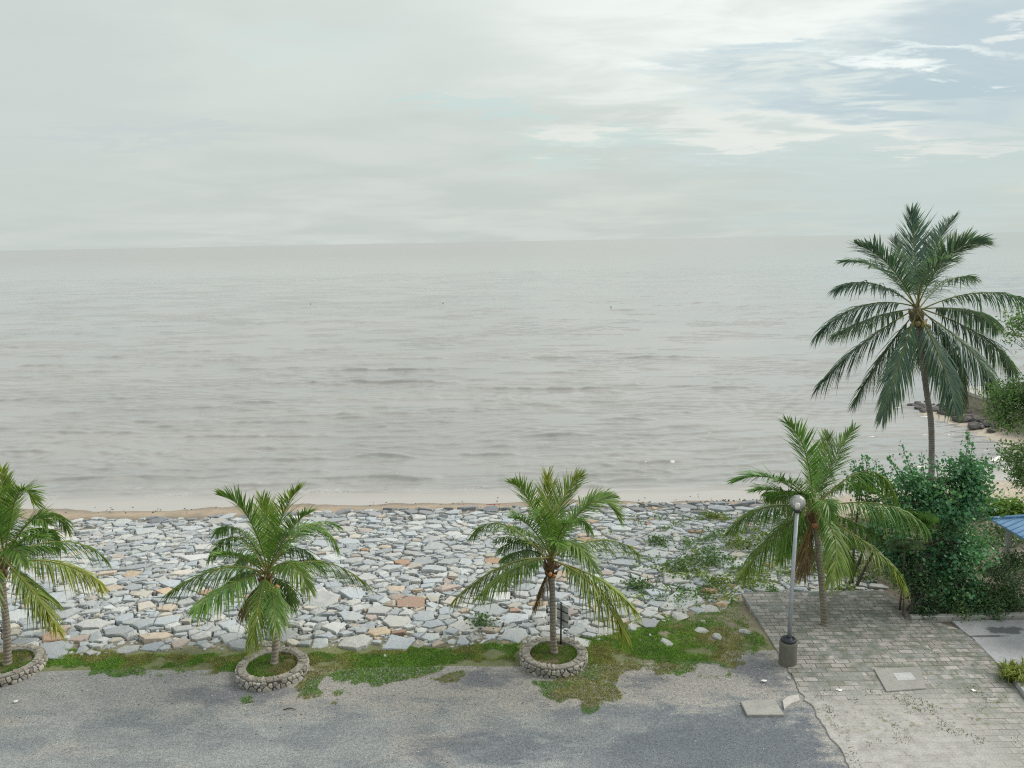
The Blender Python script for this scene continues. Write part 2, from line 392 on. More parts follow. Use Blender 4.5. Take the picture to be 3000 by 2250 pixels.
mb = MB()
mb.prism([(6.62, 5), (11.1, 5), (11.38, 15.6), (11.52, 16.5), (11.8, 17.8), (11.95, 19.0), (11.9, 19.8), (11.3, 20.5), (11.05, 21.4), (11.0, 22.3), (6.74, 22.28), (6.68, 18.8)]+[(6.58+.30*float(fbm(q*1.3, 4.4, 83)-.5)+.10*float(fbm(q*6, 9.4, 85)-.5)+.06*rnd.random(), q) for q in np.arange(18.3, 12.9, -.11)], -.1, .035, bev=.015)
mb.build('paving', M['paver'])['kind'] = 'structure'
mb = MB(); mb.prism([(11.97, 19.3), (11.9, 18.6), (11.85, 18.0), (13, 18.0), (30, 18.0), (30, 20.3), (11.95, 20.3), (11.93, 19.8)], -.1, .028, bev=.01)
mb.build('driveway', M['drive'])['kind'] = 'structure'
mb = MB(); mb.box((10.9, 20.42, -.1), (24, 20.58, .11), bev=.02); mb.build('kerb_strip', M['conc'])['kind'] = 'structure'
# painted kerb round the shrub bed on the right
mb = MB(); mb.prism([(11.13, 5), (11.33, 5), (11.72, 16.5), (12.02, 17.75), (11.98, 17.97), (11.84, 17.95), (11.54, 16.5)], -.1, .16, bev=.025)
mb.build('kerb', M['pale'])['kind'] = 'structure'
mb = MB(); mb.prism([(11.36, 5), (30, 5), (30, 17.98), (12.05, 17.98), (11.76, 16.5)], -.1, .03, bev=.01); mb.build('planting_bed', M['soil'])['kind'] = 'structure'

# sea
def sea_height(X, Y):
    d = np.clip(Y-36.6-sst(13, 25, X)*1.6, 0, None)
    env = .4*sst(.1, .8, d)+.6*sst(.8, 3.2, d)
    wx = X+3.0*(fbm(X*.09, Y*.09, 41)-.5)*2
    wy = Y+2.6*(fbm(X*.055, Y*.10, 43, 3)-.5)*2+.9*(fbm(X*.25, Y*.2, 47, 2)-.5)*2
    def train(lam, ang, fr, seed, fx, fy, lo, hi):      # steep shoreward face, long gentle back
        ph = (wy*math.cos(ang)+wx*math.sin(ang))/lam+seed*.37
        q = ph-np.floor(ph)
        w = np.where(q < fr, sst(0, fr, q), (1-sst(fr, 1., q))**1.3)
        m = sst(lo, hi, fbm(X*fx, Y*fy, seed, 3))
        return (w-.3)*m
    wy = wy+.35*(fbm(X*1.1, Y*.9, 87, 2)-.5)*2
    z = .085*train(1.9, -.10, .17, 14, .11, .22, .50, .66)
    z = z+.058*train(1.2, .18, .22, 23, .14, .26, .47, .64)
    z = z+.036*train(.75, -.28, .3, 31, .16, .2, .42, .62)*(1-sst(60, 110, Y))
    # separate low swells: short crests with a steep shoreward face
    r_ = np.random.default_rng(5)
    L = [(690, 975, 797, 1.1), (620, 1000, 826, 1.25), (960, 1390, 843, 1.), (1330, 1560, 778, .9), (840, 960, 772, .8), (0, 135, 965, 1.), (50, 310, 926, .9), (400, 740, 938, .9), (560, 710, 990, 1.2), (760, 910, 988, 1.3), (990, 1120, 984, 1.),
         (90, 430, 1027, 1.), (420, 700, 1047, .8), (560, 950, 1034, .9), (960, 1130, 1030, .8), (1280, 1430, 1046, 1.), (110, 300, 1050, .6), (330, 520, 1062, .5), (1400, 1560, 1008, .8), (1560, 1720, 985, .7), (500, 600, 866, .9), (200, 280, 762, .8), (40, 140, 779, .9), (350, 480, 752, .7), (1480, 1620, 845, .8),
         (1040, 1110, 868, .8), (1700, 1790, 812, .8), (1120, 1260, 946, .8), (1290, 1420, 912, .7), (700, 830, 900, .7), (230, 330, 985, .7), (1580, 1900, 960, .5), (1650, 2040, 940, .4), (1100, 1500, 1068, .5), (1500, 1640, 1055, .6), (600, 760, 1074, .35), (860, 1060, 1077, .35)]
    for k in range(560):
        v = r_.random(); yy_ = 660+410*v**.8; w_ = r_.uniform(50, 320)*(.4+.8*v); x_ = r_.uniform(-60, 2150)
        L.append((x_, x_+w_, yy_+r_.normal(0, 6), r_.uniform(.22, .55)))
    for (xa, xb, yp, am) in L:
        yp = yp-.012*((xa+xb)/2-1106)*.25
        A, B = G(xa/.7373, (yp+.0175*(1106-xa)*.55)/.7373, SEA), G(xb/.7373, (yp+.0175*(1106-xb)*.55)/.7373, SEA)
        ym = (A[1]+B[1])/2; y0_, y1_ = np.searchsorted(Y[:, 0], (ym-3, ym+7))
        if y1_-y0_ < 2: continue
        xs_, ys_ = X[y0_:y1_], Y[y0_:y1_]; hw = (B[0]-A[0])/2; cx_ = (A[0]+B[0])/2; u = (xs_-cx_)/hw
        sl = (B[1]-A[1])/(2*hw)+r_.normal(0, .015)
        sd_ = r_.uniform(0, 99)
        s_ = ys_-(ym+sl*(xs_-cx_)+r_.normal(0, .05)*hw*(u*u-.4)*.3+.42*(fbm(xs_*.25, sd_, 7, 3)-.5)*2+.12*(fbm(xs_*1.6, sd_, 9, 2)-.5)*2)
        ev = np.clip(1-u*u, 0, 1)**.5*(.55+.45*sst(.34, .58, fbm(xs_*.9, sd_+3, 11, 3)))
        fw_ = .115+.0026*ym
        prof = np.where(s_ < 0, np.clip((s_+fw_)/fw_, 0, 1)**1.5, np.exp(-np.maximum(s_, 0)/.9))
        z[y0_:y1_] += .26*am*(.62+.38*float(sst(42, 60, ym)))*(1-.5*float(sst(.10, .36, cx_/ym)))*ev*prof*(1+max(0, ym-60)*.004)/np.maximum(env[y0_:y1_], .5)
    sw = np.exp(-((d-1.25-.9*(fbm(X*.12, 7.7, 51)-.5)*2)/.16)**2)*.045*sst(.35, .6, fbm(X*.15, 2.2, 53))
    fade = 1-.6*sst(110, 330, Y)
    return SEA+.004+z*env*fade+sw, d
s1 = np.concatenate([[-4, -2.2, -1.2, -.85], np.linspace(-.74, 1.0, 620), [1.3, 2.4, 4]])
yr = 35.2*np.exp(np.arange(0, 1240)*.00179)
yr = np.concatenate([yr, yr[-1]*np.exp(np.linspace(.02, 4.3, 70))])
S, Yg = np.meshgrid(s1, yr); Xg = S*Yg
Z, d = sea_height(Xg, Yg)
Z = np.where(Yg > 330, SEA, Z)
cr = .5*np.clip((Z-SEA-.16)/.05, 0, 1)*(Yg < 48)*(Yg < 60)*sst(.5, .62, fbm(Xg*.2, Yg*.3, 61))
swash = np.exp(-((d-1.2)/.35)**2)*.5*sst(.45, .65, fbm(Xg*.3, Yg*.3, 63))
cols = np.stack([.3+.7*sst(.4, 3, d), 1-sst(.0, 1.7, d), np.clip(.5*swash, 0, 1)], -1)
nx, ny = len(s1), len(yr); i = (np.arange(ny-1)[:, None]*nx+np.arange(nx-1)[None]).ravel()
mb = MB(); mb.add(np.stack([Xg, Yg, Z], -1).reshape(-1, 3), np.stack([i, i+1, i+nx+1, i+nx], 1).tolist(), 0, cols.reshape(-1, 3))
mb.build('sea', M['water'], smooth=True)['kind'] = 'structure'

# ------------------------------------------------------------------ rock slope: a packed layer of quarried stones
def near_edge(x):
    b = 19.5+.35*(fbm(np.asarray(x)*.7, 1.1, 71)-.5)*2
    b = b+np.where(np.asarray(x) > 1.6, np.clip((np.asarray(x)-1.6)*.55, 0, 2.75), 0)
    return b
def inside(x, y, m=0.):
    if not (y > float(near_edge(x))+m and y < 34.6-1.3*float(sst(-4, -17, x))+.5*(float(fbm(x*.55, 8.8, 29))-.5)*2+.2*math.sin(x*2.3)-m*.5): return False
    if x < -.74*y-2.2: return False
    if x > 11.2 or (x > 6.5 and y < 22.6+m): return False
    return True
cell = .65; gridh = {}
sites = []
def try_add(x, y, r, k):
    gx, gy = int(x//cell), int(y//cell)
    for a in range(gx-2, gx+3):
        for b in range(gy-2, gy+3):
            for (qx, qy, qr) in gridh.get((a, b), ()):
                if (qx-x)**2+(qy-y)**2 < ((qr+r)*k)**2: return False
    gridh.setdefault((gx, gy), []).append((x, y, r)); sites.append((x, y, r)); return True
def veg(x, y):                         # how overgrown the slope is (to the right, round the fourth palm)
    return float(sst(.10, .24, x/y)*sst(20, 23, y)*(1-sst(31.2, 33.5, y))*sst(.36, .52, fbm(x*.55, y*.55, 91)))
fixed = [  # big or coloured stones placed where the photograph shows them: S pixel, radius, colour
    (1180, 1645, .30, 'o'), (1165, 1600, .0, ''), (850, 1535, .26, 't'), (1125, 1600, .28, 't'), (1070, 1607, .2, 'o'), (1443, 1640, .34, 'o'), (1270, 1665, .55, 'g'), (1220, 1530, .4, 'g'),
    (330, 1720, .38, 't'), (385, 1680, .3, 't'), (480, 1730, .3, 't'), (490, 1780, .3, 't'), (180, 1838, .3, 't'), (160, 1862, .3, 'o'), (230, 1868, .26, 'p'), (345, 1630, .22, 'p'),
    (2035, 1552, .34, 'o'), (2075, 1725, .26, 'o'), (1110, 1847, .3, 't'), (1160, 1722, .28, 't'), (1575, 1765, .34, 't'), (1345, 1600, .4, 'g'), (1240, 1640, .5, 'g'), (1330, 1500, .4, 'b'), (1100, 1505, .3, 'd'), (965, 1510, .32, 'd'),
    (590, 1570, .3, 'd'), (310, 1575, .25, 'd'), (1870, 1490, .42, 'd'), (2010, 1485, .5, 'd'), (1950, 1490, .4, 'g'), (2150, 1480, .32, 'd'),
]
fixcol = {}
for px, py, r, cl in fixed:
    if r == 0: continue
    z = -.3
    for _ in range(6):
        P = G(px, py, z); z = h1(P[0], P[1])+.05
    if try_add(P[0], P[1], r, .9): fixcol[len(sites)-1] = cl
def fill(n, r0, r1, k, pw=1., cap=None):
    c = 0
    for _ in range(n):
        y = rnd.uniform(19.4, 34.6); x = rnd.uniform(-28, 11.4)
        if not inside(x, y, .05): continue
        r = r0+(r1-r0)*rnd.random()**pw
        v = veg(x, y)
        if v > .4 and r > .25 and rnd.random() < .75: continue
        if try_add(x, y, r, k):
            c += 1
            if cap and c >= cap: break
    return c
fill(9000, .36, .62, .92, 1.8, 190)
fill(12000, .20, .33, .92, 1., 420)
fill(40000, .095, .19, .90, 1., 3000)
nS = len(sites)
def clip_cell(poly, x, y, r, nb):
    for qx, qy, qr in nb:
        dx, dy = qx-x, qy-y; D2 = dx*dx+dy*dy
        tt = .5*(1+(r*r-qr*qr)/D2)
        c0 = dx*x+dy*y+tt*D2
        new = []
        for a in range(len(poly)):
            p, q = poly[a], poly[(a+1) % len(poly)]
            da, db = dx*p[0]+dy*p[1]-c0, dx*q[0]+dy*q[1]-c0
            if da <= 0: new.append(p)
            if (da < 0 < db) or (db < 0 < da):
                u = da/(da-db); new.append((p[0]+(q[0]-p[0])*u, p[1]+(q[1]-p[1])*u))
        poly = new
        if len(poly) < 3: return None
    return poly
def cellpoly(i):
    x, y, r = sites[i]
    R = r*2.3+.08 if inside(x, y, .5) else r*1.35+.05
    a0 = rnd.random()
    poly = [(x+R*math.cos(a), y+R*math.sin(a)) for a in np.linspace(0, 2*math.pi, 9)[:-1]+a0]
    gx, gy = int(x//cell), int(y//cell); nb = []
    for a in range(gx-3, gx+4):
        for b in range(gy-3, gy+4):
            nb += [q for q in gridh.get((a, b), ()) if 0 < (q[0]-x)**2+(q[1]-y)**2 < (R+q[2]*2)**2]
    nb.sort(key=lambda q: math.hypot(q[0]-x, q[1]-y)-q[2])
    poly = clip_cell(poly, x, y, r, nb[:26])
    if not poly: return None
    m = rnd.choice((4, 5, 5, 6, 6)) if r > .2 else rnd.choice((4, 5, 6))
    while len(poly) > m:                 # knock off the weakest corner
        k = len(poly)
        ar = [abs((poly[j][0]-poly[j-1][0])*(poly[(j+1) % k][1]-poly[j-1][1])-(poly[(j+1) % k][0]-poly[j-1][0])*(poly[j][1]-poly[j-1][1])) for j in range(k)]
        poly.pop(int(np.argmin(ar)))
    P = np.array(poly); c = P.mean(0); f = rnd.uniform(.86, .985) if r > .2 else rnd.uniform(.80, .97)
    return [tuple(q) for q in c+(P-c)*f]
polys = [cellpoly(i) for i in range(nS)]
ph = {}
for i, p in enumerate(polys):
    if not p: continue
    q = np.array(p); lo = np.floor(q.min(0)/.5).astype(int); hi = np.floor(q.max(0)/.5).astype(int)
    for a in range(lo[0], hi[0]+1):
        for b in range(lo[1], hi[1]+1): ph.setdefault((a, b), []).append(i)
def covered(x, y, m):
    for i in ph.get((math.floor(x/.5), math.floor(y/.5)), ()):
        p = polys[i]; k = len(p); ok = True
        for j in range(k):
            (x0, y0), (x1, y1) = p[j], p[(j+1) % k]
            if ((x1-x0)*(y-y0)-(y1-y0)*(x-x0)) < m*math.hypot(x1-x0, y1-y0): ok = False; break
        if ok: return True
    return False
# chips and cobbles fill the joints
gr2 = {}; chips = 0
for _ in range(150000):
    y = rnd.uniform(19.2, 34.7); x = rnd.uniform(-27, 11.3)
    if not inside(x, y, -.12): continue
    r = rnd.uniform(.035, .105)
    if covered(x, y, r*.2): continue
    g = (int(x//.2), int(y//.2)); ok = True
    for a in (-1, 0, 1):
        for b in (-1, 0, 1):
            for q in gr2.get((g[0]+a, g[1]+b), ()):
                if (q[0]-x)**2+(q[1]-y)**2 < ((q[2]+r)*.78)**2: ok = False
    if not ok: continue
    gr2.setdefault(g, []).append((x, y, r)); k = rnd.choice((4, 5, 6)); a0 = rnd.random()*6; e = rnd.uniform(.6, 1.); ro = rnd.random()*3.14
    pts = []
    for j in range(k):
        w_ = a0+2*math.pi*j/k+rnd.uniform(-.25, .25); u, v = r*1.15*math.cos(w_), r*1.15*e*math.sin(w_)
        pts.append((x+u*math.cos(ro)-v*math.sin(ro), y+u*math.sin(ro)+v*math.cos(ro)))
    sites.append((x, y, r)); polys.append(pts); chips += 1
    if chips > 9000: break
nS = len(sites)
PAL = {'g': [(.50, .525, .515), (.53, .545, .53), (.47, .495, .495), (.56, .565, .545), (.42, .445, .45), (.52, .52, .49)], 'b': [(.44, .475, .50), (.46, .49, .505)],
       't': [(.52, .43, .32), (.50, .44, .36), (.55, .48, .39)], 'o': [(.42, .30, .23), (.40, .28, .2)], 'p': [(.45, .385, .34), (.43, .385, .35)], 'd': [(.24, .265, .29), (.29, .31, .33)], 'y': [(.52, .51, .45), (.54, .52, .47)]}
def stone(mb, poly, x, y, r, col, big):
    P = np.array(poly); c = P.mean(0)
    ext = np.linalg.norm(P-c, axis=1).max()
    gap = .004+.006*r if big else .004
    P = P+(c-P)/np.maximum(np.linalg.norm(c-P, axis=1)[:, None], 1e-6)*gap
    if big:                              # ragged edges
        Q = []
        for a in range(len(P)):
            p, q = P[a], P[(a+1) % len(P)]; L = np.linalg.norm(q-p); Q.append(p+rng.normal(0, .015*r, 2))
            for u in ((.5,) if L < r*.9 else (.33, .67)):
                Q.append(p+(q-p)*u+(c-p)/np.linalg.norm(c-p)*(abs(rng.normal(.0, .035*r))))
        P = np.array(Q)
    n = len(P)
    toe = sst(31.5, 34., y)
    v = veg(x, y)
    top = (.035+.04*rnd.random()+.05*float(toe)*rnd.random()) if r > .12 else (-.05+.09*rnd.random())
    top -= .05*v
    sl = .07 if big else (.10 if r > .12 else .22)
    tx, ty = rnd.gauss(0, sl), rnd.gauss(0, sl)-.03
    if toe > .3: tx *= 1.5; ty *= 1.5
    bev = min(.25*r, .012+.035*rnd.random()) if big else .16*r
    def ring(f, dz, jit):
        Q = c+(P-c)*f+rng.normal(0, jit, P.shape)
        zz = hgt(Q[:, 0], Q[:, 1])+np.clip(top+(Q[:, 0]-c[0])*tx+(Q[:, 1]-c[1])*ty, -.04, .45)+dz
        return np.column_stack([Q, zz])
    e = bev/max(ext, .05)
    R = [ring(1.0, 0, 0)*[1, 1, 0]+np.array((0, 0, 1.))*(h1(x, y)-(.28 if big else .14)), ring(1.0, -bev*1.2, .006*r), ring(1-.55*e, -bev*.25, .012*r), ring(max(.35, 1-1.7*e), 0, .02*r)]
    if big: R.append(ring(.5, abs(rng.normal(0, .02)), .05*r))
    V = np.concatenate(R+[ring(0, .01, 0)[:1]])
    k = len(R)
    Fc = [(a*n+j, a*n+(j+1) % n, a*n+n+(j+1) % n, a*n+n+j) for a in range(k-1) for j in range(n)]
    Fc += [((k-1)*n+j, (k-1)*n+(j+1) % n, k*n) for j in range(n)]
    mb.add(V, Fc, 0, col)
def pick(i, x, y, r):
    if i in fixcol: kk = fixcol[i]
    else:
        u = rnd.random(); toe = float(sst(32.6, 34., y))
        warm = fbm(x*.22, y*.22, 77)
        if u < .55*toe: kk = 'd'
        elif u < .55*toe+(.03 if warm > .53 else .012): kk = rnd.choice('ttppo' if warm > .53 else 'tp')
        elif u < .3+.4*toe: kk = 'b'
        elif u < .36: kk = 'y'
        else: kk = 'g'
        if y < 21.2 and rnd.random() < .05: kk = rnd.choice('tpy')
    b = np.array(rnd.choice(PAL[kk]))*rnd.uniform(.68, .96)
    if kk in 'gb': b = b*np.array((.95, .985, 1.02))
    return kk, b
def parea(p): return abs(sum(p[i][0]*p[(i+1) % len(p)][1]-p[(i+1) % len(p)][0]*p[i][1] for i in range(len(p))))/2
def infr(x, y): return -.66*y < x < 11.2
key = [(parea(p)/(sites[i][1]**2) if p and infr(*sites[i][:2]) else 0) for i, p in enumerate(polys)]
order = sorted(range(nS), key=lambda i: -key[i])[:300]
bigset = set(order)
rub = MB(); boulders = []
for i in range(nS):
    p = polys[i]
    if not p: continue
    x, y, r = sites[i]
    kk, col = pick(i, x, y, r)
    if i in bigset and r > .12:
        m = MB(); stone(m, p, x, y, r, col, True)
        o = m.build('boulder', M['rock'], origin=(x, y, h1(x, y)))
        boulders.append((o, kk, p, x, y))
    else:
        stone(rub, p, x, y, r, col, r > .15)
tag(rub.build('rubble', M['small']), kind='stuff')
# labels: colour, outline, where on the slope, then size among the few left that match
CN = dict(g='pale grey', b='blue-grey', t='tan', o='rust-orange', p='pinkish brown', d='dark slate-grey', y='cream-grey')
tb = [-.9, -.60, -.47, -.33, -.22, -.10, .045, .13, .22, .34, .9]
tn = ['by left picture edge', 'right of leftmost palm', 'left of second palm', 'behind second palm', 'right of second palm', 'left of third palm', 'behind third palm', 'right of third palm', 'left of lamp post', 'around fourth palm']
yb_ = [0, 21.4, 23.2, 25.4, 28, 31.2, 99]
yn = ['beside the grass', 'low on the slope', 'lower mid slope', 'upper mid slope', 'high on the slope', 'at the beach edge']
def shape(p):
    P = np.array(p); q = P-P.mean(0); w, v = np.linalg.eigh(q.T@q)
    e = math.sqrt(w[1]/max(w[0], 1e-6))
    if e > 1.9: return 'long'
    if len(p) <= 4: return 'four-sided'
    if e > 1.35: return 'oblong'
    return 'rounded' if len(p) >= 7 else 'blocky'
cells = {}
for o, kk, p, x, y in boulders:
    t_ = x/y; a = max(0, sum(t_ > b for b in tb)-1); b = max(0, sum(y > q for q in yb_)-1)
    cells.setdefault((kk, shape(p), min(a, 9), min(b, 5)), []).append((parea(p), o))
RK = [['%s'], ['larger %s', 'smaller %s'], ['largest %s', 'middle-sized %s', 'smallest %s'], ['largest %s', 'second largest %s', 'second smallest %s', 'smallest %s'],
      ['largest %s', 'second largest %s', 'middle-sized %s', 'second smallest %s', 'smallest %s'], ['largest %s', 'second largest %s', 'third largest %s', 'third smallest %s', 'second smallest %s', 'smallest %s']]
for (kk, shp, a, b), L in cells.items():
    L.sort(key=lambda q: -q[0])
    for j, (ar, o) in enumerate(L):
        w = RK[min(len(L), 6)-1][min(j, min(len(L), 6)-1)] % f'{CN[kk]} {shp} boulder'
        tag(o, f'{w} {yn[b]}, {tn[a]}', 'boulder', 'boulders of the rock slope')

# ------------------------------------------------------------------ grass and creepers
def dpoly(pts): return np.array([G(x/.7373, y/.7373)[:2] for x, y in pts])
c6 = lambda L: [(516+x*.26665, 1364+y*.26665) for x, y in L]
c2 = lambda L: [(1106+x*.26665, 1253.4+y*.26665) for x, y in L]
GP = [dpoly([(83, 1400), (200, 1397), (260, 1410), (383, 1415), (507, 1410), (540, 1416), (515, 1454), (427, 1454), (300, 1461), (213, 1461), (187, 1441), (100, 1440)]),
      dpoly(c6([(540, 190), (1100, 165), (1400, 130), (1700, 140), (2050, 110), (2260, 100), (2250, 235), (2000, 235), (1700, 260), (1560, 330), (1450, 415), (1230, 415), (1080, 445), (900, 405), (690, 390), (640, 545), (460, 545), (480, 430), (540, 370)])),
      dpoly(c2([(560, 320), (700, 290), (950, 320), (1100, 200), (1400, 250), (1640, 200), (1720, 100), (1830, 150), (1950, 330), (2060, 480), (2130, 590), (2060, 560), (1880, 600), (1880, 690), (1780, 770), (1640, 870), (1560, 830), (1480, 745), (1400, 725), (1300, 770), (1200, 765), (1130, 725), (900, 735), (840, 800), (885, 960), (860, 1010), (750, 1050), (600, 1065), (570, 1010), (560, 975), (280, 965), (200, 870), (150, 800), (350, 820), (590, 740), (600, 600), (540, 520)])),
      dpoly(c6([(1540, 390), (1640, 355), (1740, 340), (1830, 340), (1820, 380), (1720, 440), (1640, 430)])),
      dpoly(c6([(740, 590), (790, 570), (815, 595), (780, 615)])), dpoly(c6([(780, 480), (850, 475), (840, 520), (790, 520)])), dpoly(c6([(0, 540), (110, 520), (130, 560), (20, 600)]))]
def inpoly(P, x, y):
    r = np.zeros(len(x), bool); n = len(P)
    for i in range(n):
        (x0, y0), (x1, y1) = P[i], P[(i+1) % n]
        c = ((y0 > y) != (y1 > y)) & (x < (x1-x0)*(y-y0)/(y1-y0+1e-12)+x0); r ^= c
    return r
def blades(mb, x, y, z, hh, wd, col):
    n = len(x); a = rng.uniform(0, 2*math.pi, n); ln = rng.normal(0, .5, (n, 2))
    wx, wy = np.cos(a)*wd/2, np.sin(a)*wd/2
    b0 = np.stack([x-wx, y-wy, z-.005], 1); b1 = np.stack([x+wx, y+wy, z-.005], 1)
    tp = np.stack([x+ln[:, 0]*hh, y+ln[:, 1]*hh, z+hh], 1)
    V = np.stack([b0, b1, tp], 1).reshape(-1, 3)
    mb.add(V, np.arange(3*n).reshape(-1, 3).tolist(), 0, np.repeat(col, 3, axis=0))
def grass_col(x, y, n):
    g = np.array((.165, .34, .045)); d = np.array((.11, .25, .038)); s = np.array((.33, .29, .13))
    t = fbm(x*2.2, y*2.2, 5)[:, None]; k = (sst(.5, .68, fbm(x*.9, y*1.3, 15))*.75)[:, None]
    c = d+(g-d)*np.clip(t*1.6-.2, 0, 1); k = np.clip(k+rng.normal(0, .1, (n, 1)), 0, 1)
    return (c*(1-k)+s*k)*rng.uniform(.75, 1.25, (n, 1))
gm = MB()
for gi, P in enumerate(GP):
    lo, hi = P.min(0)-.2, P.max(0)+.2
    n = int((hi-lo).prod()*3800)
    x = rng.uniform(lo[0], hi[0], n); y = rng.uniform(lo[1], hi[1], n)
    jx = x+.22*(fbm(x*3, y*3, 1)-.5)*2; jy = y+.22*(fbm(x*3, y*3, 2)-.5)*2
    k = inpoly(P, jx, jy)
    dens = sst(.30, .46, fbm(x*1.5, y*2., 33))
    if gi == 2: dens = dens*np.maximum(1-sst(3.7, 5.4, x+.9*(fbm(x*1.7, y*1.7, 37)-.5)*2)*.38*sst(17.8, 18.6, y), 1.*(fbm(x*1.3, y*1.3, 39) > .58))*(1-.75*sst(20.2, 21.2, y)*sst(.35, .5, fbm(x*1.9, y*1.9, 40)))
    k &= rng.random(n) < (dens if gi < 3 else .8)
    x, y = x[k], y[k]
    blades(gm, x, y, hgt(x, y), rng.uniform(.02, .065, len(x)), .02, grass_col(x, y, len(x)))
# a dry sparse fringe
n = 16000; x = rng.uniform(-13, 6.6, n); y = rng.uniform(17.6, 20.6, n)
k = (fbm(x*1.4, y*1.6, 57) > .60) & (y > 18.3); x, y = x[k], y[k]
blades(gm, x, y, hgt(x, y), rng.uniform(.02, .05, len(x)), .018, np.array((.25, .22, .11))*rng.uniform(.6, 1.2, (len(x), 1)))
tag(gm.build('grass', M['grass']), kind='stuff')
# tufts in the joints and dust of the paving
mb = MB(); n = 26000; x = rng.uniform(6.65, 11.4, n); y = rng.uniform(13.6, 22.2, n)
w = np.maximum(np.exp(-((x-6.82-.08*np.sin(y*3))/.10)**2)*.5*(y < 18.2)*sst(.42, .55, fbm(x*1.2, y*1.8, 69)), sst(.60, .70, fbm(x*2.6, y*2.6, 67))*np.maximum(sst(1.4, .5, np.abs(y-15.9))*.8, sst(9.3, 10.6, x)*sst(22.4, 20.5, y)*.35))
k = rng.random(n) < w; x, y = x[k], y[k]
blades(mb, x, y, np.full(len(x), .035), rng.uniform(.015, .045, len(x)), .02, np.array((.13, .14, .055))*rng.uniform(.6, 1.3, (len(x), 1)))
tag(mb.build('weeds', M['grass']), kind='stuff')

def leaves(mb, C, size, col, upb=.4, asp=.5, fold=True, nrm=None, cv=.22):
    C = np.asarray(C); n = len(C)
    N = rng.normal(0, 1, (n, 3)); N /= np.linalg.norm(N, axis=1)[:, None]
    N = N+np.array((0, 0, upb))*2 if nrm is None else N*.6+nrm
    N /= np.linalg.norm(N, axis=1)[:, None]+1e-9
    T = np.cross(N, rng.normal(0, 1, (n, 3))); T /= np.linalg.norm(T, axis=1)[:, None]+1e-9
    B = np.cross(N, T); s = (size*rng.uniform(.65, 1.25, n))[:, None]
    a = C-T*s*.5; b = C+B*s*asp*.5-T*s*.05+N*s*.06; c = C+T*s*.5-N*s*.08; d = C-B*s*asp*.5-T*s*.05+N*s*.06
    V = np.stack([a, b, c, d], 1).reshape(-1, 3)
    i = np.arange(n)*4
    Fc = np.concatenate([np.stack([i, i+1, i+2], 1), np.stack([i, i+2, i+3], 1)]).tolist()
    cc = np.asarray(col)*np.ones((n, 1))*rng.uniform(1-cv, 1+cv, (n, 1))
    mb.add(V, Fc, 0, np.repeat(cc, 4, axis=0))
# creepers over the stones on the right of the slope
mb = MB(); n = 90000; x = rng.uniform(1, 11.3, n); y = rng.uniform(19.8, 33, n)
v = sst(.10, .26, x/y)*(1-sst(31, 33.2, y))*sst(.42, .56, fbm(x*.9, y*.75, 93))*sst(.35, .55, fbm(x*3.1, y*3.1, 95))*np.where(x < 6.6, sst(21, 23, y), sst(22.4, 22.9, y))
k = rng.random(n) < v*.46; x, y = x[k], y[k]
leaves(mb, np.stack([x, y, hgt(x, y)+rng.uniform(.02, .15, len(x))], 1), .10, np.where((fbm(x*.8, y*.8, 97) > .55)[:, None], (.17, .25, .045), (.10, .20, .05)), .5, .6)
n = 26000; x = rng.uniform(9.5, 19, n); y = rng.uniform(20.7, 31.5, n)
k = (rng.random(n) < sst(.38, .52, fbm(x*.8, y*.8, 99))) & ((y > 22.6) | (x > 11.4)); x, y = x[k], y[k]
leaves(mb, np.stack([x, y, hgt(x, y)+rng.uniform(.02, .32, len(x))], 1), .11, np.where((fbm(x*.8, y*.8, 97) > .5)[:, None], (.12, .17, .05), (.07, .13, .05)), .5, .7)
for px, py, rr, n in ((2090, 1510, .35, 260), (2170, 1590, .55, 420), (2110, 1700, .3, 200), (1930, 1580, .35, 220), (1870, 1890-180, .4, 260), (2000, 1660, .5, 300), (2060, 1640, .6, 400), (1412, 1815, .32, 160)):
    z = -.5
    for _ in range(5): P = G(px, py, z); z = h1(P[0], P[1])+.15
    q = rng.normal(0, .5, (n, 3))*[rr*1.25, rr*1.25, .11]+[P[0], P[1], z]
    leaves(mb, q, .10, (.14, .21, .03) if px in (2090, 2170, 2110) else (.075, .15, .04), .5, .7)
tag(mb.build('creepers', M['foliage']), kind='stuff')

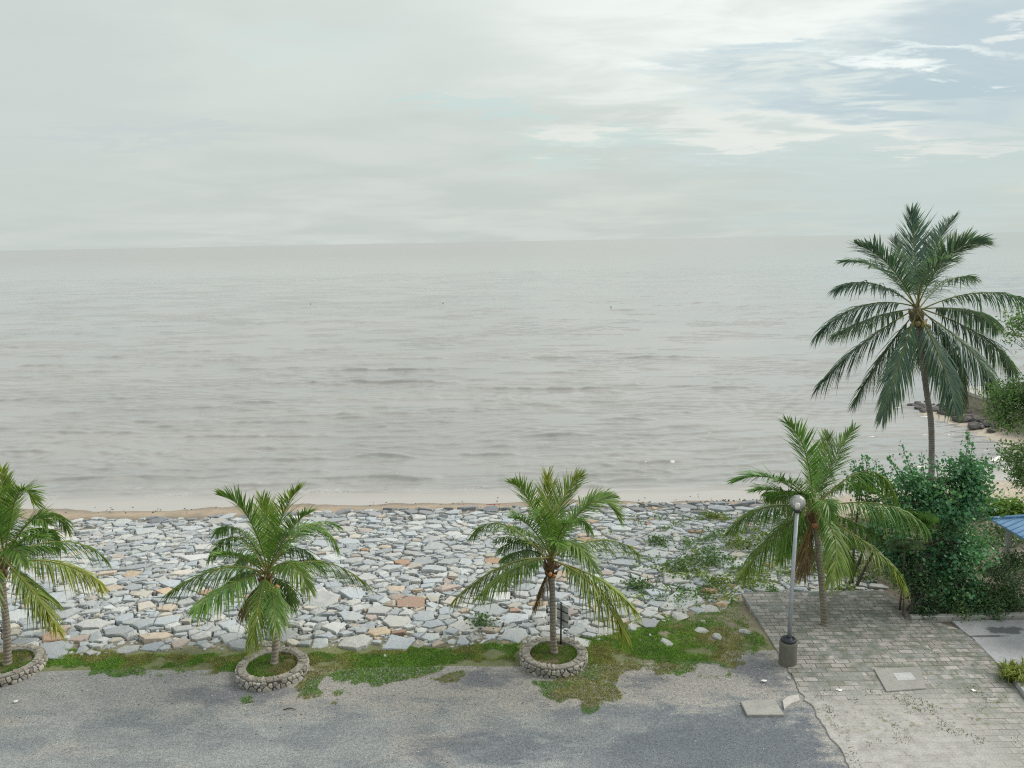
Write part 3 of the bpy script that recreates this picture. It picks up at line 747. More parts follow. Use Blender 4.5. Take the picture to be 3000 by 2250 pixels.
# ------------------------------------------------------------------ palms
def bez(P0, P1, P2, t):
    t = np.asarray(t)[:, None]; return (1-t)**2*P0+2*t*(1-t)*P1+t*t*P2
def frond_mesh(C, mid, tip, lf, n, wd, droop, col, ycol, yel, stiff, rr, seed):
    r_ = np.random.default_rng(seed)
    ctrl = 2*mid-.5*(C+tip)
    t = np.linspace(0, 1, 15); cur = bez(C, ctrl, tip, t)
    mb = MB()
    rc = np.array((.20, .21, .055))*(1-yel)+np.array((.42, .32, .09))*yel
    mb.tube(cur, np.linspace(rr, rr*.18, 15), 5, 0, rc)
    hz = (tip-C)*[1, 1, 0]
    if np.linalg.norm(hz) < .25: hz = np.array((r_.normal(), r_.normal(), 0))
    hz /= np.linalg.norm(hz); side0 = np.array((-hz[1], hz[0], 0))
    V = []; Fc = []; Cc = []; tw = r_.normal(0, .35)
    ts = .16+.84*(np.arange(n)+.5)/n
    base = bez(C, ctrl, tip, ts); T = 2*(1-ts)[:, None]*(ctrl-C)+2*ts[:, None]*(tip-ctrl); T /= np.linalg.norm(T, axis=1)[:, None]
    us = np.array((0, .3, .68, 1.)); ww = np.array((.55, 1., .75, 0))
    gap = r_.random(n) < .05
    for i in range(n):
        Ti = T[i]; s = side0-Ti*side0.dot(Ti); s /= np.linalg.norm(s); nn = np.cross(s, Ti)
        if nn[2] < 0: nn = -nn
        a = tw*ts[i]; s2 = s*math.cos(a)+nn*math.sin(a); n2 = nn*math.cos(a)-s*math.sin(a)
        pr = min(1, .45+2.2*(ts[i]-.16)) if ts[i] < .42 else 1-.62*((ts[i]-.42)/.58)**1.5
        fw_ = math.radians(38+34*ts[i])
        for sg in (1, -1):
            if gap[i] and r_.random() < .7: continue
            L = lf*pr*r_.uniform(.78, 1.12)
            d = s2*sg*math.cos(fw_)+Ti*math.sin(fw_)+n2*(stiff+r_.normal(0, .09)); d /= np.linalg.norm(d)
            d = d+r_.normal(0, .10, 3)
            dr = droop*r_.uniform(.75, 1.3)
            w = Ti-d*Ti.dot(d)/d.dot(d); w /= np.linalg.norm(w)+1e-9
            k = len(V)
            q0 = base[i]
            for u, wi in zip(us, ww):
                p = q0+d*L*u*(1-.3*dr*u)-np.array((0, 0, L*dr*(.30*u+.85*u*u)))
                if wi > 0: V += [p-w*wd*wi*.5, p+w*wd*wi*.5]
                else: V.append(p)
            Fc += [(k, k+1, k+3, k+2), (k+2, k+3, k+5, k+4), (k+4, k+5, k+6)]
            g = r_.uniform(.75, 1.25)
            y0 = np.clip(yel*(.25+.9*ts[i]**1.5)+r_.normal(0, .06), 0, 1)
            for u in (0, 0, .3, .3, .68, .68, 1):
                yy = np.clip(y0+yel*.35*u+.12*(u > .9), 0, 1)
                Cc.append((np.array(col)*(1-yy)+np.array(ycol)*yy)*g)
    mb.add(V, Fc, 1, np.array(Cc)); return mb

def palm(name, label, cat, base, trunk_px, YC, crop, fr, L, lf, n, wd, col, trunk_r, seed, heart, tall=False, fibre=True, nuts=(), group='coconut palms along the shore'):
    x0, y0, sc = crop
    S = lambda q: (x0+q[0]/sc, y0+q[1]/sc)
    root = empty(name, base, label, cat, group)
    C = AY(*S(heart), YC)
    pts = [np.array(base)-[0, 0, .1], np.array(base)]
    for (q, Yd) in trunk_px: pts.append(AY(*S(q), Yd))
    pts.append(C-[0, 0, .05])
    pts = np.array(pts); tt = np.linspace(0, 1, len(pts)); T = np.linspace(0, 1, 40)
    dist = np.concatenate([[0], np.cumsum(np.linalg.norm(np.diff(pts, axis=0), axis=1))]); dist /= dist[-1]
    def cr(u):
        i = min(len(pts)-2, max(0, int(np.searchsorted(dist, u)-1))); f = (u-dist[i])/(dist[i+1]-dist[i])
        p0, p1, p2, p3 = pts[max(i-1, 0)], pts[i], pts[i+1], pts[min(i+2, len(pts)-1)]
        return .5*((2*p1)+(-p0+p2)*f+(2*p0-5*p1+4*p2-p3)*f*f+(-p0+3*p1-3*p2+p3)*f**3)
    cl = np.array([cr(u) for u in np.linspace(0, 1, 70)])
    zz = np.linspace(0, 1, 70)
    rad = trunk_r*(1+.55*np.exp(-zz*14)-.18*zz)*(1+.035*np.sin(zz*dist[-1]*0+zz*260))
    mb = MB(); mb.tube(cl, rad, 14); mb.build('trunk', M['barkt' if tall else 'bark'], root, smooth=True)
    q_ = random.Random(seed*31); ex = []
    for k in range(4 if not tall else 0):
        a = math.radians(q_.uniform(25, 155)); ln_ = (175 if tall else 125)*sc*q_.uniform(.8, 1.1)*(1.2 if tall else 1.55)
        tx_, ty_ = heart[0]+ln_*math.cos(a)*1.05, heart[1]-ln_*math.sin(a)*.8
        ex.append(((tx_, ty_+ln_*.12), (heart[0]+(tx_-heart[0])*.5, heart[1]-(heart[1]-ty_)*.62), q_.choice((-1, 1, 1)), .06, None, .92))
    for k, f in enumerate(fr+ex):
        tip, mid, sg = f[0], f[1], f[2]; yel = f[3]*.68 if len(f) > 3 else .06; st = f[4] if len(f) > 4 else None
        lk = f[5] if len(f) > 5 else 1.
        r_ = random.Random(seed*100+k); LL = L*lk*r_.uniform(.95, 1.1)
        lo, hi = 0., LL
        def mk(D): return AY(*S(mid), YC+.58*D*sg), AY(*S(tip), YC+D*sg)
        def ln(D):
            m_, t_ = mk(D); q = bez(C, 2*m_-.5*(C+t_), t_, np.linspace(0, 1, 12)); return np.linalg.norm(np.diff(q, axis=0), axis=1).sum()
        for _ in range(18):
            D = (lo+hi)/2
            if ln(D) < LL: lo = D
            else: hi = D
        D = max(lo, .12); m_, t_ = mk(D)
        up_ = (t_[2]-C[2])/LL
        dro = (.12+.52*max(0, min(1, (.62-up_)/.75))); stiff = .30 if up_ > .3 else .12
        if st is not None: dro *= st
        o = frond_mesh(C+np.array((r_.gauss(0, .04), r_.gauss(0, .04), r_.uniform(-.1, .1))), m_, t_, lf*(.75+.25*lk)*r_.uniform(.9, 1.05), n, wd, dro, np.array(col if yel < 1 else (.23, .165, .095))*r_.uniform(.85, 1.15), (.36, .33, .035) if yel < 1 else (.27, .20, .12), min(yel, .6), stiff, .022 if not tall else .03, seed*77+k).build('frond', [M['bark'] if False else M['leaf'], M['leaf']], root)
        if yel > 1: o['label'] = 'dry brown hanging frond'
        elif yel > .3: o['label'] = 'yellowing older frond'
    # sheaths, stubs and fibre round the growing point
    mb = MB(); r_ = np.random.default_rng(seed+5); s = 1.35 if tall else .85
    for k in range(16):
        a = r_.uniform(0, 6.28); o1 = np.array((math.cos(a), math.sin(a), 0)); b0 = C+o1*trunk_r*.5+[0, 0, -.42*s+r_.uniform(-.12, .25)*s]
        tipp = b0+o1*(.13+.14*r_.random())*s+[0, 0, (.12+.22*r_.random())*s]
        mb.tube([b0, (b0+tipp)/2+o1*.03, tipp], [.055*s, .045*s, .015*s], 6, 0, np.array((.22, .14, .075) if fibre else (.24, .20, .14))*r_.uniform(.5, 1.25))
    mb.tube([C-[0, 0, .55*s], C-[0, 0, .3*s], C, C+[0, 0, .25*s]], [trunk_r*.85, trunk_r*1.2, trunk_r*1.05, .03], 10, 0, (.16, .10, .05) if fibre else (.2, .17, .12))
    mb.build('leaf_sheath', M['fibre'], root, smooth=True)
    for k, (dx, dy, dz, r, cc) in enumerate(nuts):
        mb = MB(); pr = [(r*math.sin(a)*(1-.1*math.cos(a)), -r*1.15*math.cos(a)) for a in np.linspace(0.02, math.pi-.02, 9)]
        mb.lathe(C+[dx, dy, dz], pr, 12, 0, cc); mb.build('coconut', M['nut'], root, smooth=True)
    return root

GRN = (.10, .215, .045)
palm('coconut_palm', 'young coconut palm in stone ring, cut off by the left edge', 'palm', (-12.9, 18.62, .18), [((45, 1150), 18.68), ((22, 930), 18.7)], 18.7, (0, 1350, 2.37), [
    ((20, 60), (10, 350), .5, .35), ((235, 290), (120, 240), -1, .25), ((460, 470), (300, 370), 1, .2), ((735, 690), (440, 560), .6, .1), ((700, 860), (400, 710), -1, .75), ((390, 980), (220, 840), 1, .3),
    ((385, 1140), (220, 900), -1, .65), ((420, 590), (230, 470), 1, .08), ((-420, 600), (-200, 500), 1), ((-520, 880), (-240, 700), -1), ((-280, 290), (-120, 280), 1), ((-200, 1120), (-110, 880), -1, .3), ((60, 120), (50, 380), 1, .3),
    ((330, 430), (190, 440), -1, .1), ((-560, 760), (-260, 620), .5), ((110, 330), (70, 450), 1, .05), ((-100, 150), (-60, 350), -.7, .15), ((150, 700), (90, 600), -1, .1)],
    2.75, .78, 76, .030, GRN, .09, 1, (10, 690))
palm('coconut_palm', 'young coconut palm in stone ring between left edge palm and sign', 'palm', (-6.09, 18.42, .18), [((788, 1200), 18.5), ((772, 1000), 18.6)], 18.7, (450, 1350, 2.211), [
    ((445, 230), (620, 380), -.5, .08), ((700, 245), (732, 450), .5, .3, .3), ((945, 185), (825, 380), -.5, .35), ((375, 615), (545, 500), 1, .08), ((405, 465), (570, 460), 1, .05), ((90, 865), (450, 695), -.5, .1),
    ((275, 950), (480, 815), -1, .05), ((1185, 565), (985, 420), 1, .12), ((1195, 420), (985, 445), 1, .03), ((1375, 795), (1080, 655), .6, .22), ((1010, 830), (870, 665), -1, .2), ((640, 1175), (690, 890), -1, .4), ((790, 1080), (775, 890), -1, .12),
    ((1090, 690), (910, 565), 1, .02), ((770, 290), (755, 480), 1, .1), ((880, 935), (850, 810), 1, .1), ((1010, 340), (880, 460), -1, .12), ((590, 985), (650, 860), 1, 2.5, None, .55), ((560, 640), (640, 620), 1, 0), ((480, 800), (600, 720), 1, .05)],
    2.7, .78, 76, .030, GRN, .085, 2, (738, 735), nuts=[(.14, -.14, -.34, .075, (.52, .22, .05)), (.24, -.10, -.32, .07, (.48, .2, .05)), (.06, -.18, -.30, .065, (.45, .2, .06))])
palm('coconut_palm', 'young coconut palm beside the sign in its stone ring', 'palm', (.95, 18.68, .2), [((818, 1100), 18.7), ((815, 880), 18.7)], 18.7, (1250, 1350, 2.211), [
    ((780, 92), (788, 360), .6, .55, .2), ((545, 145), (680, 290), -.6, .2), ((1000, 100), (865, 290), .5, .3, .4), ((1235, 365), (1060, 275), -1, .15), ((1215, 240), (1020, 310), 1, .1), ((300, 480), (500, 415), .6, .2),
    ((470, 570), (640, 520), 1, .03), ((183, 900), (500, 680), -.6, .5), ((345, 870), (590, 690), -1, .25), ((1365, 595), (1130, 515), .8, .35), ((1345, 965), (1110, 765), -.7, .55), ((1275, 1115), (1070, 800), -1, .6), ((1085, 695), (910, 520), -1, .15),
    ((705, 370), (770, 390), -1, .1), ((1050, 440), (930, 380), 1, .05), ((900, 320), (850, 450), 1, .08), ((720, 900), (770, 770), 1, 2.5, 1.1, .4), ((500, 630), (660, 580), 1, .02), ((860, 560), (830, 520), -1, .1), ((1040, 600), (930, 540), 1, 0)],
    2.75, .78, 76, .030, GRN, .082, 3, (803, 640), nuts=[(-.02, -.2, -.3, .05, (.5, .24, .1)), (.08, -.2, -.36, .05, (.5, .22, .08))])
palm('coconut_palm', 'young coconut palm growing from the block paving behind the lamp post', 'palm', (8.42, 20.2, .03), [((845, 950), 20.2), ((825, 740), 20.2)], 20.2, (1950, 1200, 1.844), [
    ((655, 72), (757, 240), -.5, .08), ((885, 140), (842, 320), .6, .25, .2), ((1022, 98), (895, 300), .5, .1), ((390, 385), (590, 375), -.6, .05), ((345, 650), (555, 525), -.8, .2), ((423, 885), (600, 665), -1, .3),
    ((1235, 470), (1070, 335), 1, .15, 1.5), ((1405, 635), (1160, 510), -.5, .1, 1.5), ((1278, 925), (1095, 730), -.8, .5), ((890, 920), (915, 690), -1, .35, 1., .9), ((700, 530), (770, 450), -1, .2, 1., .5), ((895, 560), (850, 490), -1, .12, 1., .6),
    ((560, 475), (690, 440), 1, .03), ((1110, 410), (950, 410), 1, .04), ((985, 860), (930, 690), 1, .1), ((800, 330), (805, 440), 1, .1), ((745, 870), (770, 720), 1, 2.5, None, .5), ((1000, 700), (910, 640), 1, .08), ((620, 800), (700, 660), 1, .12), ((1180, 700), (1000, 600), 1, .05)],
    2.95, .84, 80, .031, (.092, .215, .052), .09, 4, (802, 535), nuts=[(-.05, -.2, -.4, .06, (.42, .16, .07)), (.05, -.2, -.46, .055, (.4, .15, .07))])
b5 = AY(2350+770/2.023, 580+1540/2.023, 31.); b5 = (b5[0]+.15, 31., h1(17.2, 31)-.05)
palm('coconut_palm', 'tall mature coconut palm rising behind the dark shrubs', 'palm', b5, [((768, 1500), 31), ((762, 1310), 31), ((742, 1180), 31), ((718, 1000), 31), ((703, 860), 31)], 31., (2350, 580, 2.023), [
    ((642, 85), (668, 340), .5, .0, .5), ((905, 122), (785, 310), .6, 0), ((1065, 270), (860, 350), -.6, .05), ((330, 282), (525, 410), -.5, 0), ((210, 535), (430, 510), -.7, 0), ((90, 805), (370, 635), -.4, .0),
    ((190, 810), (430, 705), 1, .0), ((88, 1120), (355, 865), .6, .0), ((315, 1205), (500, 905), 1, 0), ((480, 1275), (585, 945), -1, .12), ((900, 1220), (820, 950), -.8, .05), ((940, 1200), (890, 900), 1, .15, 1.3),
    ((1140, 1135), (985, 890), -.8, .08), ((1250, 1015), (1060, 815), 1, .04), ((1155, 745), (990, 665), 1, 0), ((1420, 650), (1080, 560), -.4, 0), ((890, 370), (730, 460), -1, .1), ((545, 240), (610, 430), 1, 0), ((250, 380), (470, 430), 1, 0), ((1010, 470), (850, 500), 1, 0), ((760, 1010), (730, 850), 1, .05), ((850, 1020), (775, 850), 1, 2.5, 1.2, .5)],
    4.5, 1.32, 110, .048, (.095, .18, .14), .12, 5, (682, 655), tall=True, fibre=False, nuts=[(.05+.14*math.cos(a)*q, -.2-.12*math.sin(a), -.45-.1*q, .105, c_) for a, q, c_ in ((0., 1, (.30, .26, .10)), (1.2, 1.6, (.34, .27, .10)), (2.4, 1.2, (.24, .22, .09)), (3.6, 2., (.3, .2, .1)), (.6, 2.6, (.26, .24, .1)))])

# ------------------------------------------------------------------ planters
def planter(cx, cy, R, seed, label, dry):
    root = empty('stone_planter', (cx, cy, 0), label, 'planter', 'stone planter rings')
    r_ = np.random.default_rng(seed); mb = MB()
    n = 64; V = []
    prof = [(R-.02, -.05), (R-.03, .215), (R-.06, .25), (R-.2, .26), (R-.25, .225), (R-.25, -.05)]
    mb.lathe((cx, cy, 0), prof, n, 0, np.repeat(np.array([(.10, .095, .085)]*2+[(.30, .285, .25)]*3+[(.16, .14, .10)]), n, axis=0)); mb.build('mortar_ring', M['mortar'], root)
    mb = MB(); Lw = 2*math.pi*R; st = []
    for _ in range(900):
        r0 = r_.choice([.035, .05, .07, .095])*r_.uniform(.85, 1.2); x, z = r_.uniform(0, Lw), r_.uniform(.0, .19)
        if all((min(abs(x-q[0]), Lw-abs(x-q[0])))**2+(z-q[1])**2 > ((r0+q[2])*.86)**2 for q in st): st.append((x, z, r0))
    for (x, z, r0) in st:
        nb = []
        for q in st:
            dx_ = q[0]-x
            dx_ -= Lw*round(dx_/Lw)
            if (dx_, q[1]-z) != (0, 0) and abs(dx_) < .4: nb.append((x+dx_, q[1], q[2]))
        poly = clip_cell([(x+r0*1.8*math.cos(g), z+r0*1.8*math.sin(g)) for g in np.linspace(0, 6.28, 10)[:-1]+r_.random()], x, z, r0, nb)
        if not poly: continue
        P = np.array(poly); P[:, 1] = np.clip(P[:, 1], -.02, .222); c = P.mean(0); P = c+(P-c)*r_.uniform(.80, .92); m = len(P)
        bl = r_.uniform(.006, .03); lo = []; hi = []
        for f, o_, l in ((1., -.035, lo), (.94, bl*.5, hi)):
            for u, zz in c+(P-c)*f: l.append((cx+(R+o_)*math.cos(u/R), cy+(R+o_)*math.sin(u/R), zz))
        top = [(cx+(R+bl)*math.cos(u/R), cy+(R+bl)*math.sin(u/R), zz) for u, zz in c+(P-c)*.6]
        V = lo+hi+top
        Fc = [(k*m+j, k*m+(j+1) % m, (k+1)*m+(j+1) % m, (k+1)*m+j) for k in (0, 1) for j in range(m)]+[tuple(range(2*m, 3*m))]
        mb.add(V, Fc, 0, np.array((.40, .39, .365))*r_.uniform(.55, 1.2)*np.array((1, r_.uniform(.95, 1.02), r_.uniform(.88, 1.04))))
    # flat coping stones
    a = 0.
    while a < 2*math.pi-.05:
        w = min(r_.uniform(.1, .24)/R, 2*math.pi-a); m = 6; am = a+w/2; lo = []; hi = []
        if r_.random() < .5: a += w; continue
        rc = R-.125
        for j in range(m):
            g = 2*math.pi*j/m+r_.uniform(-.3, .3); uu = w*R*.47*math.cos(g); rr_ = .105*math.sin(g)
            for f, z, l in ((1., .225, lo), (.8, .275+r_.uniform(-.012, .018), hi)):
                aa = am+uu*f/R; l.append((cx+(rc+rr_*f)*math.cos(aa), cy+(rc+rr_*f)*math.sin(aa), z))
        mb.add(lo+hi, [(j, (j+1) % m, m+(j+1) % m, m+j) for j in range(m)]+[tuple(range(m, 2*m))], 0, np.array((.33, .31, .27))*r_.uniform(.6, 1.2))
        a += w
    mb.build('stone_ring', M['small'], root)
    mb = MB(); V = [(cx, cy, .19)]; m = 24
    for rr_, z in ((R*.5, .18), (R-.235, .15)):
        V += [(cx+rr_*math.cos(2*math.pi*j/m), cy+rr_*math.sin(2*math.pi*j/m), z) for j in range(m)]
    mb.add(V, [(0, 1+j, 1+(j+1) % m) for j in range(m)]+[(1+j, 1+m+j, 1+m+(j+1) % m, 1+(j+1) % m) for j in range(m)]); mb.build('soil', M['soil'], root, smooth=True)
    mb = MB(); n = 4600; a = r_.uniform(0, 6.28, n); q = np.sqrt(r_.random(n))*(R-.25); x = cx+q*np.cos(a); y = cy+q*np.sin(a)
    k = fbm(x*3.5, y*3.5, seed) > (.42 if dry else .36); x, y = x[k], y[k]
    c = grass_col(x, y, len(x)); c = c*.6+np.array((.17, .19, .065))*.4 if dry else c*.85
    blades(mb, x, y, np.full(len(x), .165), r_.uniform(.03, .085, len(x)), .018, c); o = mb.build('grass_tuft', M['grass'], root); o['kind'] = 'stuff'
planter(-12.98, 18.66, .9, 3, 'stone planter ring around leftmost palm, cut by picture edge', False)
planter(-6.11, 18.32, .87, 4, 'lush-grassed stone planter ring around second palm from left', False)
planter(.93, 18.64, .85, 5, 'stone planter ring holding the palm and the sign post', True)

# ------------------------------------------------------------------ sign behind the third palm
sb = G(1643, 1904); root = empty('sign', (sb[0], sb[1], .2), 'grey sign panel on dark post, seen from behind, beside palm trunk', 'sign')
mb = MB(); mb.tube([(sb[0], sb[1], .1), (sb[0]+.02, sb[1], 1.32)], .022, 10); mb.build('post', M['darkm'], root, smooth=True)
a_ = math.radians(52); ux, uy = math.cos(a_), -math.sin(a_)
def quadbox(mb, c, u, w, z0, z1, th, o=0.):
    nx_, ny_ = -u[1], u[0]; V = []
    for z in (z0, z1):
        for sa, sb_ in ((-1, -1), (1, -1), (1, 1), (-1, 1)):
            V.append((c[0]+u[0]*w*sa/2+nx_*(th*sb_/2+o), c[1]+u[1]*w*sa/2+ny_*(th*sb_/2+o), z))
    mb.add(V, [(3, 2, 1, 0), (4, 5, 6, 7), (0, 1, 5, 4), (1, 2, 6, 5), (2, 3, 7, 6), (3, 0, 4, 7)])
cpt = (sb[0]+.03, sb[1])
mb = MB(); quadbox(mb, cpt, (ux, uy), .44, .66, 1.24, .012, .034); mb.build('sign_panel', M['sign'], root)
for z in (.82, 1.07):
    mb = MB(); quadbox(mb, cpt, (ux, uy), .42, z, z+.018, .02, .017); mb.build('bracket', M['darkm'], root)

# ------------------------------------------------------------------ lamp post in its concrete drum
dx, dy = 6.74, 18.28
root = empty('lamp_post', (dx, dy, 0), 'grey globe lamp post standing in a mossy concrete drum by the paving', 'lamp post')
mb = MB(); mb.lathe((dx, dy, 0), [(.222, -.05), (.218, .1), (.212, .3), (.215, .56), (.21, .60), (.18, .61), (0, .61)], 28); mb.build('concrete_footing', M['drum'], root, smooth=False)
mb = MB()
ang = np.linspace(0, 2*math.pi, 29)
mb.tube([(dx+.148*math.cos(a), dy+.148*math.sin(a), .65) for a in ang], .045, 10, cap=False)
mb.lathe((dx, dy, 0), [(.16, .64), (.11, .655), (.085, .70), (.06, .71)], 20); mb.build('rubber_collar', M['black'], root, smooth=True)
px_, py_ = dx+.04, dy+.06
gx, gy, gz = 0, 0, 0
TOP = AY(2337, 1472, py_+.02)
mb = MB(); mb.tube([(px_, py_, .6), (px_, py_, 1.9), (TOP[0]-.005, TOP[1], TOP[2]-.17)], [.054, .048, .043], 14); mb.build('pole', M['galv'], root, smooth=True)
mb = MB(); mb.lathe((TOP[0], TOP[1], TOP[2]), [(.045, -.25), (.075, -.245), (.10, -.20), (.10, -.185), (.04, -.18)], 20); mb.build('lamp_collar', M['darkm'], root, smooth=True)
mb = MB(); R = .185; mb.lathe(TOP, [(R*math.sin(a), -R*math.cos(a)) for a in np.linspace(.45, math.pi-.001, 18)], 28); gl = mb.build('globe', M['glass'], root, smooth=True)
mb = MB(); mb.lathe(TOP, [(.0, -.18), (.055, -.18), (.06, -.05), (.05, -.02), (.0, -.015)], 16); mb.build('lamp_holder', M['white'], gl, smooth=True)

# ------------------------------------------------------------------ slabs, litter, loose stones
def slab(name, poly, z1, mat, label, cat, bev=.012):
    P = np.array(poly); c = P.mean(0); mb = MB(); mb.prism(poly, -.05, z1, bev=bev); o = mb.build(name, mat, origin=(c[0], c[1], 0)); return tag(o, label, cat)
slab('concrete_slab', [(5.08, 16.06), (5.9, 16.04), (5.88, 16.66), (5.08, 16.6)], .065, M['slab'], 'pitted concrete slab raised on the asphalt near the lamp post', 'slab')
slab('broken_kerb', [(5.98, 16.3), (6.2, 16.5), (6.45, 16.62), (6.5, 16.85), (6.25, 16.8), (6.05, 16.62)], .05, M['conc'], 'broken kerb piece between concrete slab and paving', 'kerb piece')
o = slab('manhole_cover', [(8.55, 16.88), (9.52, 16.98), (9.86, 17.92), (8.7, 17.86)], .07, M['slab'], 'pale square concrete cover set in the block paving', 'cover')
mb = MB(); mb.prism([(9.02, 17.3), (9.48, 17.33), (9.5, 17.66), (9.05, 17.63)], .068, .078, bev=.006); mb.build('inset_lid', M['pale'], o)

def rockmesh(c, r, col, seed, flat=.6):
    r_ = np.random.default_rng(seed); mb = MB()
    base = []
    t = (1+5**.5)/2
    V = np.array([(-1, t, 0), (1, t, 0), (-1, -t, 0), (1, -t, 0), (0, -1, t), (0, 1, t), (0, -1, -t), (0, 1, -t), (t, 0, -1), (t, 0, 1), (-t, 0, -1), (-t, 0, 1)])/1.9
    Fc = [(0, 11, 5), (0, 5, 1), (0, 1, 7), (0, 7, 10), (0, 10, 11), (1, 5, 9), (5, 11, 4), (11, 10, 2), (10, 7, 6), (7, 1, 8), (3, 9, 4), (3, 4, 2), (3, 2, 6), (3, 6, 8), (3, 8, 9), (4, 9, 5), (2, 4, 11), (6, 2, 10), (8, 6, 7), (9, 8, 1)]
    V = V*r_.uniform(.75, 1.2, (12, 1))*[r*r_.uniform(.9, 1.3), r*r_.uniform(.7, 1), r*flat]
    a = r_.uniform(0, 6.28); V = np.column_stack([V[:, 0]*math.cos(a)-V[:, 1]*math.sin(a), V[:, 0]*math.sin(a)+V[:, 1]*math.cos(a), V[:, 2]])
    mb.add(V+np.array(c), Fc, 0, col); return mb
loose = [  # S pixel, radius, label
    (2100, 1865, .17, 'pale angular rock on dry grass, nearer to the lamp post'), (2055, 1843, .22, 'flat white rock sunk in grass, left of the paving edge'), (2183, 1849, .16, 'squarish rock beside the paving edge'),
    (1775, 1848, .26, 'flat white slab in the grass under the yellow frond'), (1953, 1880, .18, 'long white rock lying on the greenest grass'), (1733, 1862, .09, 'small pale stone in grass right of planter'), (1720, 1832, .12, 'whitish stone on grass behind sign post'),
    (1990, 1795, .34, 'large pale slab half buried in grass, nearest the rock slope'), (2085, 1772, .30, 'pale flat rock between grass and lamp post'), (1960, 1762, .34, 'broad pale slab at the top edge of the grass'), (1850, 1835, .2, 'white rock in grass below the drooping palm frond'),
    (2160, 1705, .2, 'grey rounded rock at the paving corner'), (2195, 1715, .2, 'dark grey rock against the far paving edge'), (2115, 1758, .2, 'tan rock near the paving corner'), (1960, 1888, .12, 'small white stone next to the long white rock'),
    (2310, 1985, .07, 'small broken stone at the foot of the concrete drum'), (2060, 1820-10, .08, 'small stone on grass edge by the slabs'), (1905, 1858, .07, 'tiny white stone in the middle of the grass'), (1128, 1920, .07, 'white stone on the grass between the two ringed palms')]
for k, (px, py, r, lb) in enumerate(loose):
    P = G(px, py, .03); fl = .3 if 'slab' in lb or 'flat' in lb or 'long' in lb else .6
    col = (.22, .24, .26) if 'dark' in lb else (.5, .38, .26) if 'tan' in lb else (.43, .45, .44)
    o = rockmesh((P[0], P[1], h1(P[0], P[1])+r*fl*.25), r, col, 900+k, fl).build('rock', M['rock'], origin=(P[0], P[1], h1(P[0], P[1]))); tag(o, lb, 'rock', 'loose rocks on the grass')
mb = MB(); t0 = G(830, 2079, .02); mb.tube([t0, t0+[.14, .03, .02], t0+[.3, -.02, .005]], [.012, .014, .006], 6, 0, (.07, .055, .045)); tag(mb.build('twig', M['wood']), 'dark twig lying on the asphalt', 'twig')
for k, (px, py, lb) in enumerate([(2238, 1995, 'white litter scrap on asphalt beside the lamp drum'), (48, 2055, 'white litter scrap on asphalt below the leftmost planter'), (2458, 2022, 'white litter scrap on the paving below the square cover'), (2850, 2023, 'white litter scrap on the paving near the right kerb')]):
    P = G(px, py, .04); r_ = random.Random(k); mb = MB()
    V = [(P[0]+.07*math.cos(a)*r_.uniform(.6, 1.2), P[1]+.055*math.sin(a), P[2]+r_.uniform(0, .03)) for a in np.linspace(0, 5.3, 6)]
    mb.add(V+[(P[0], P[1], P[2]+.035)], [(j, (j+1) % 6, 6) for j in range(6)]); tag(mb.build('litter', M['white']), lb, 'litter', 'litter scraps')

mb = MB()
for k in range(900):
    x = rnd.uniform(-13, 6.4); y = 18.4-abs(rnd.gauss(0, 1.3))
    if rnd.random() < .25: y = rnd.uniform(14.2, 18)
    q = rockmesh((x, y, .012), rnd.uniform(.010, .024), np.array((.38, .37, .35))*rnd.uniform(.4, 1.3), 5000+k, .6); mb.add(q.v[0], q.f, 0, q.c[0])
tag(mb.build('gravel', M['small']), kind='stuff')
# beach: red plank, dark stones by the groyne, tideline specks, far markers
P = G(1445, 1479, SEA+.02); mb = MB(); mb.box((P[0]-.32, P[1]-.05, SEA-.01), (P[0]+.32, P[1]+.05, SEA+.055), 0, (.24, .055, .05), .01); tag(mb.build('plank', M['wood'], origin=(P[0], P[1], SEA)), 'red plank washed up at the water edge left of third palm', 'plank')
mb = MB()
for k in range(150):
    u = rnd.random(); px = rnd.uniform(150, 2240); py = 1483-(px-1500)*.017+rnd.gauss(2, 10)-6
    if rnd.random() < .3: px = rnd.uniform(2050, 2260); py = 1472+rnd.gauss(0, 3)
    P = G(px, py, SEA); q = rockmesh((P[0], P[1], max(h1(P[0], P[1]), SEA)+.01), rnd.uniform(.02, .055), (.06, .055, .05), k, .5)
    mb.add(q.v[0], q.f, 0, q.c[0])
tag(mb.build('tideline_debris', M['small']), kind='stuff')
spots = [(2672, 1186), (2690, 1180), (2700, 1186), (2716, 1175), (2735, 1183), (2745, 1195), (2762, 1196), (2780, 1200), (2715, 1205), (2690, 1192), (2740, 1205), (2755, 1187), (2770, 1188), (2790, 1190), (2797, 1204), (2812, 1215), (2775, 1208), (2758, 1206), (2820, 1208), (2840, 1228), (2830, 1218), (2852, 1235), (2862, 1240), (2880, 1246), (2895, 1252), (2905, 1266), (2870, 1252), (2915, 1258), (2810, 1225), (2825, 1236)]
for k in range(34):
    u = rnd.random(); spots.append((2700+u*215+rnd.gauss(0, 12), 1190+u*72+rnd.gauss(0, 6)))
order_ = sorted(range(len(spots)), key=lambda i: spots[i][0])
for j, i in enumerate(order_):
    px, py = spots[i]; P = G(px, py, SEA+.1); r = rnd.uniform(.2, .42); z = max(h1(P[0], P[1]), SEA-.05)
    o = rockmesh((P[0], P[1], z+.08), r, np.array((.085, .08, .08))*rnd.uniform(.7, 1.5), 300+i, .6).build('shore_rock', M['rock'], origin=(P[0], P[1], z))
    lb = 'dark wet rock in shallow water off the groyne end' if px < 2730 else 'dark rock heaped at the foot of the groyne end' if px < 2825 else 'dark rock on sand along the groyne wall'
    tag(o, lb, 'rock', 'dark shore rocks by the groyne')
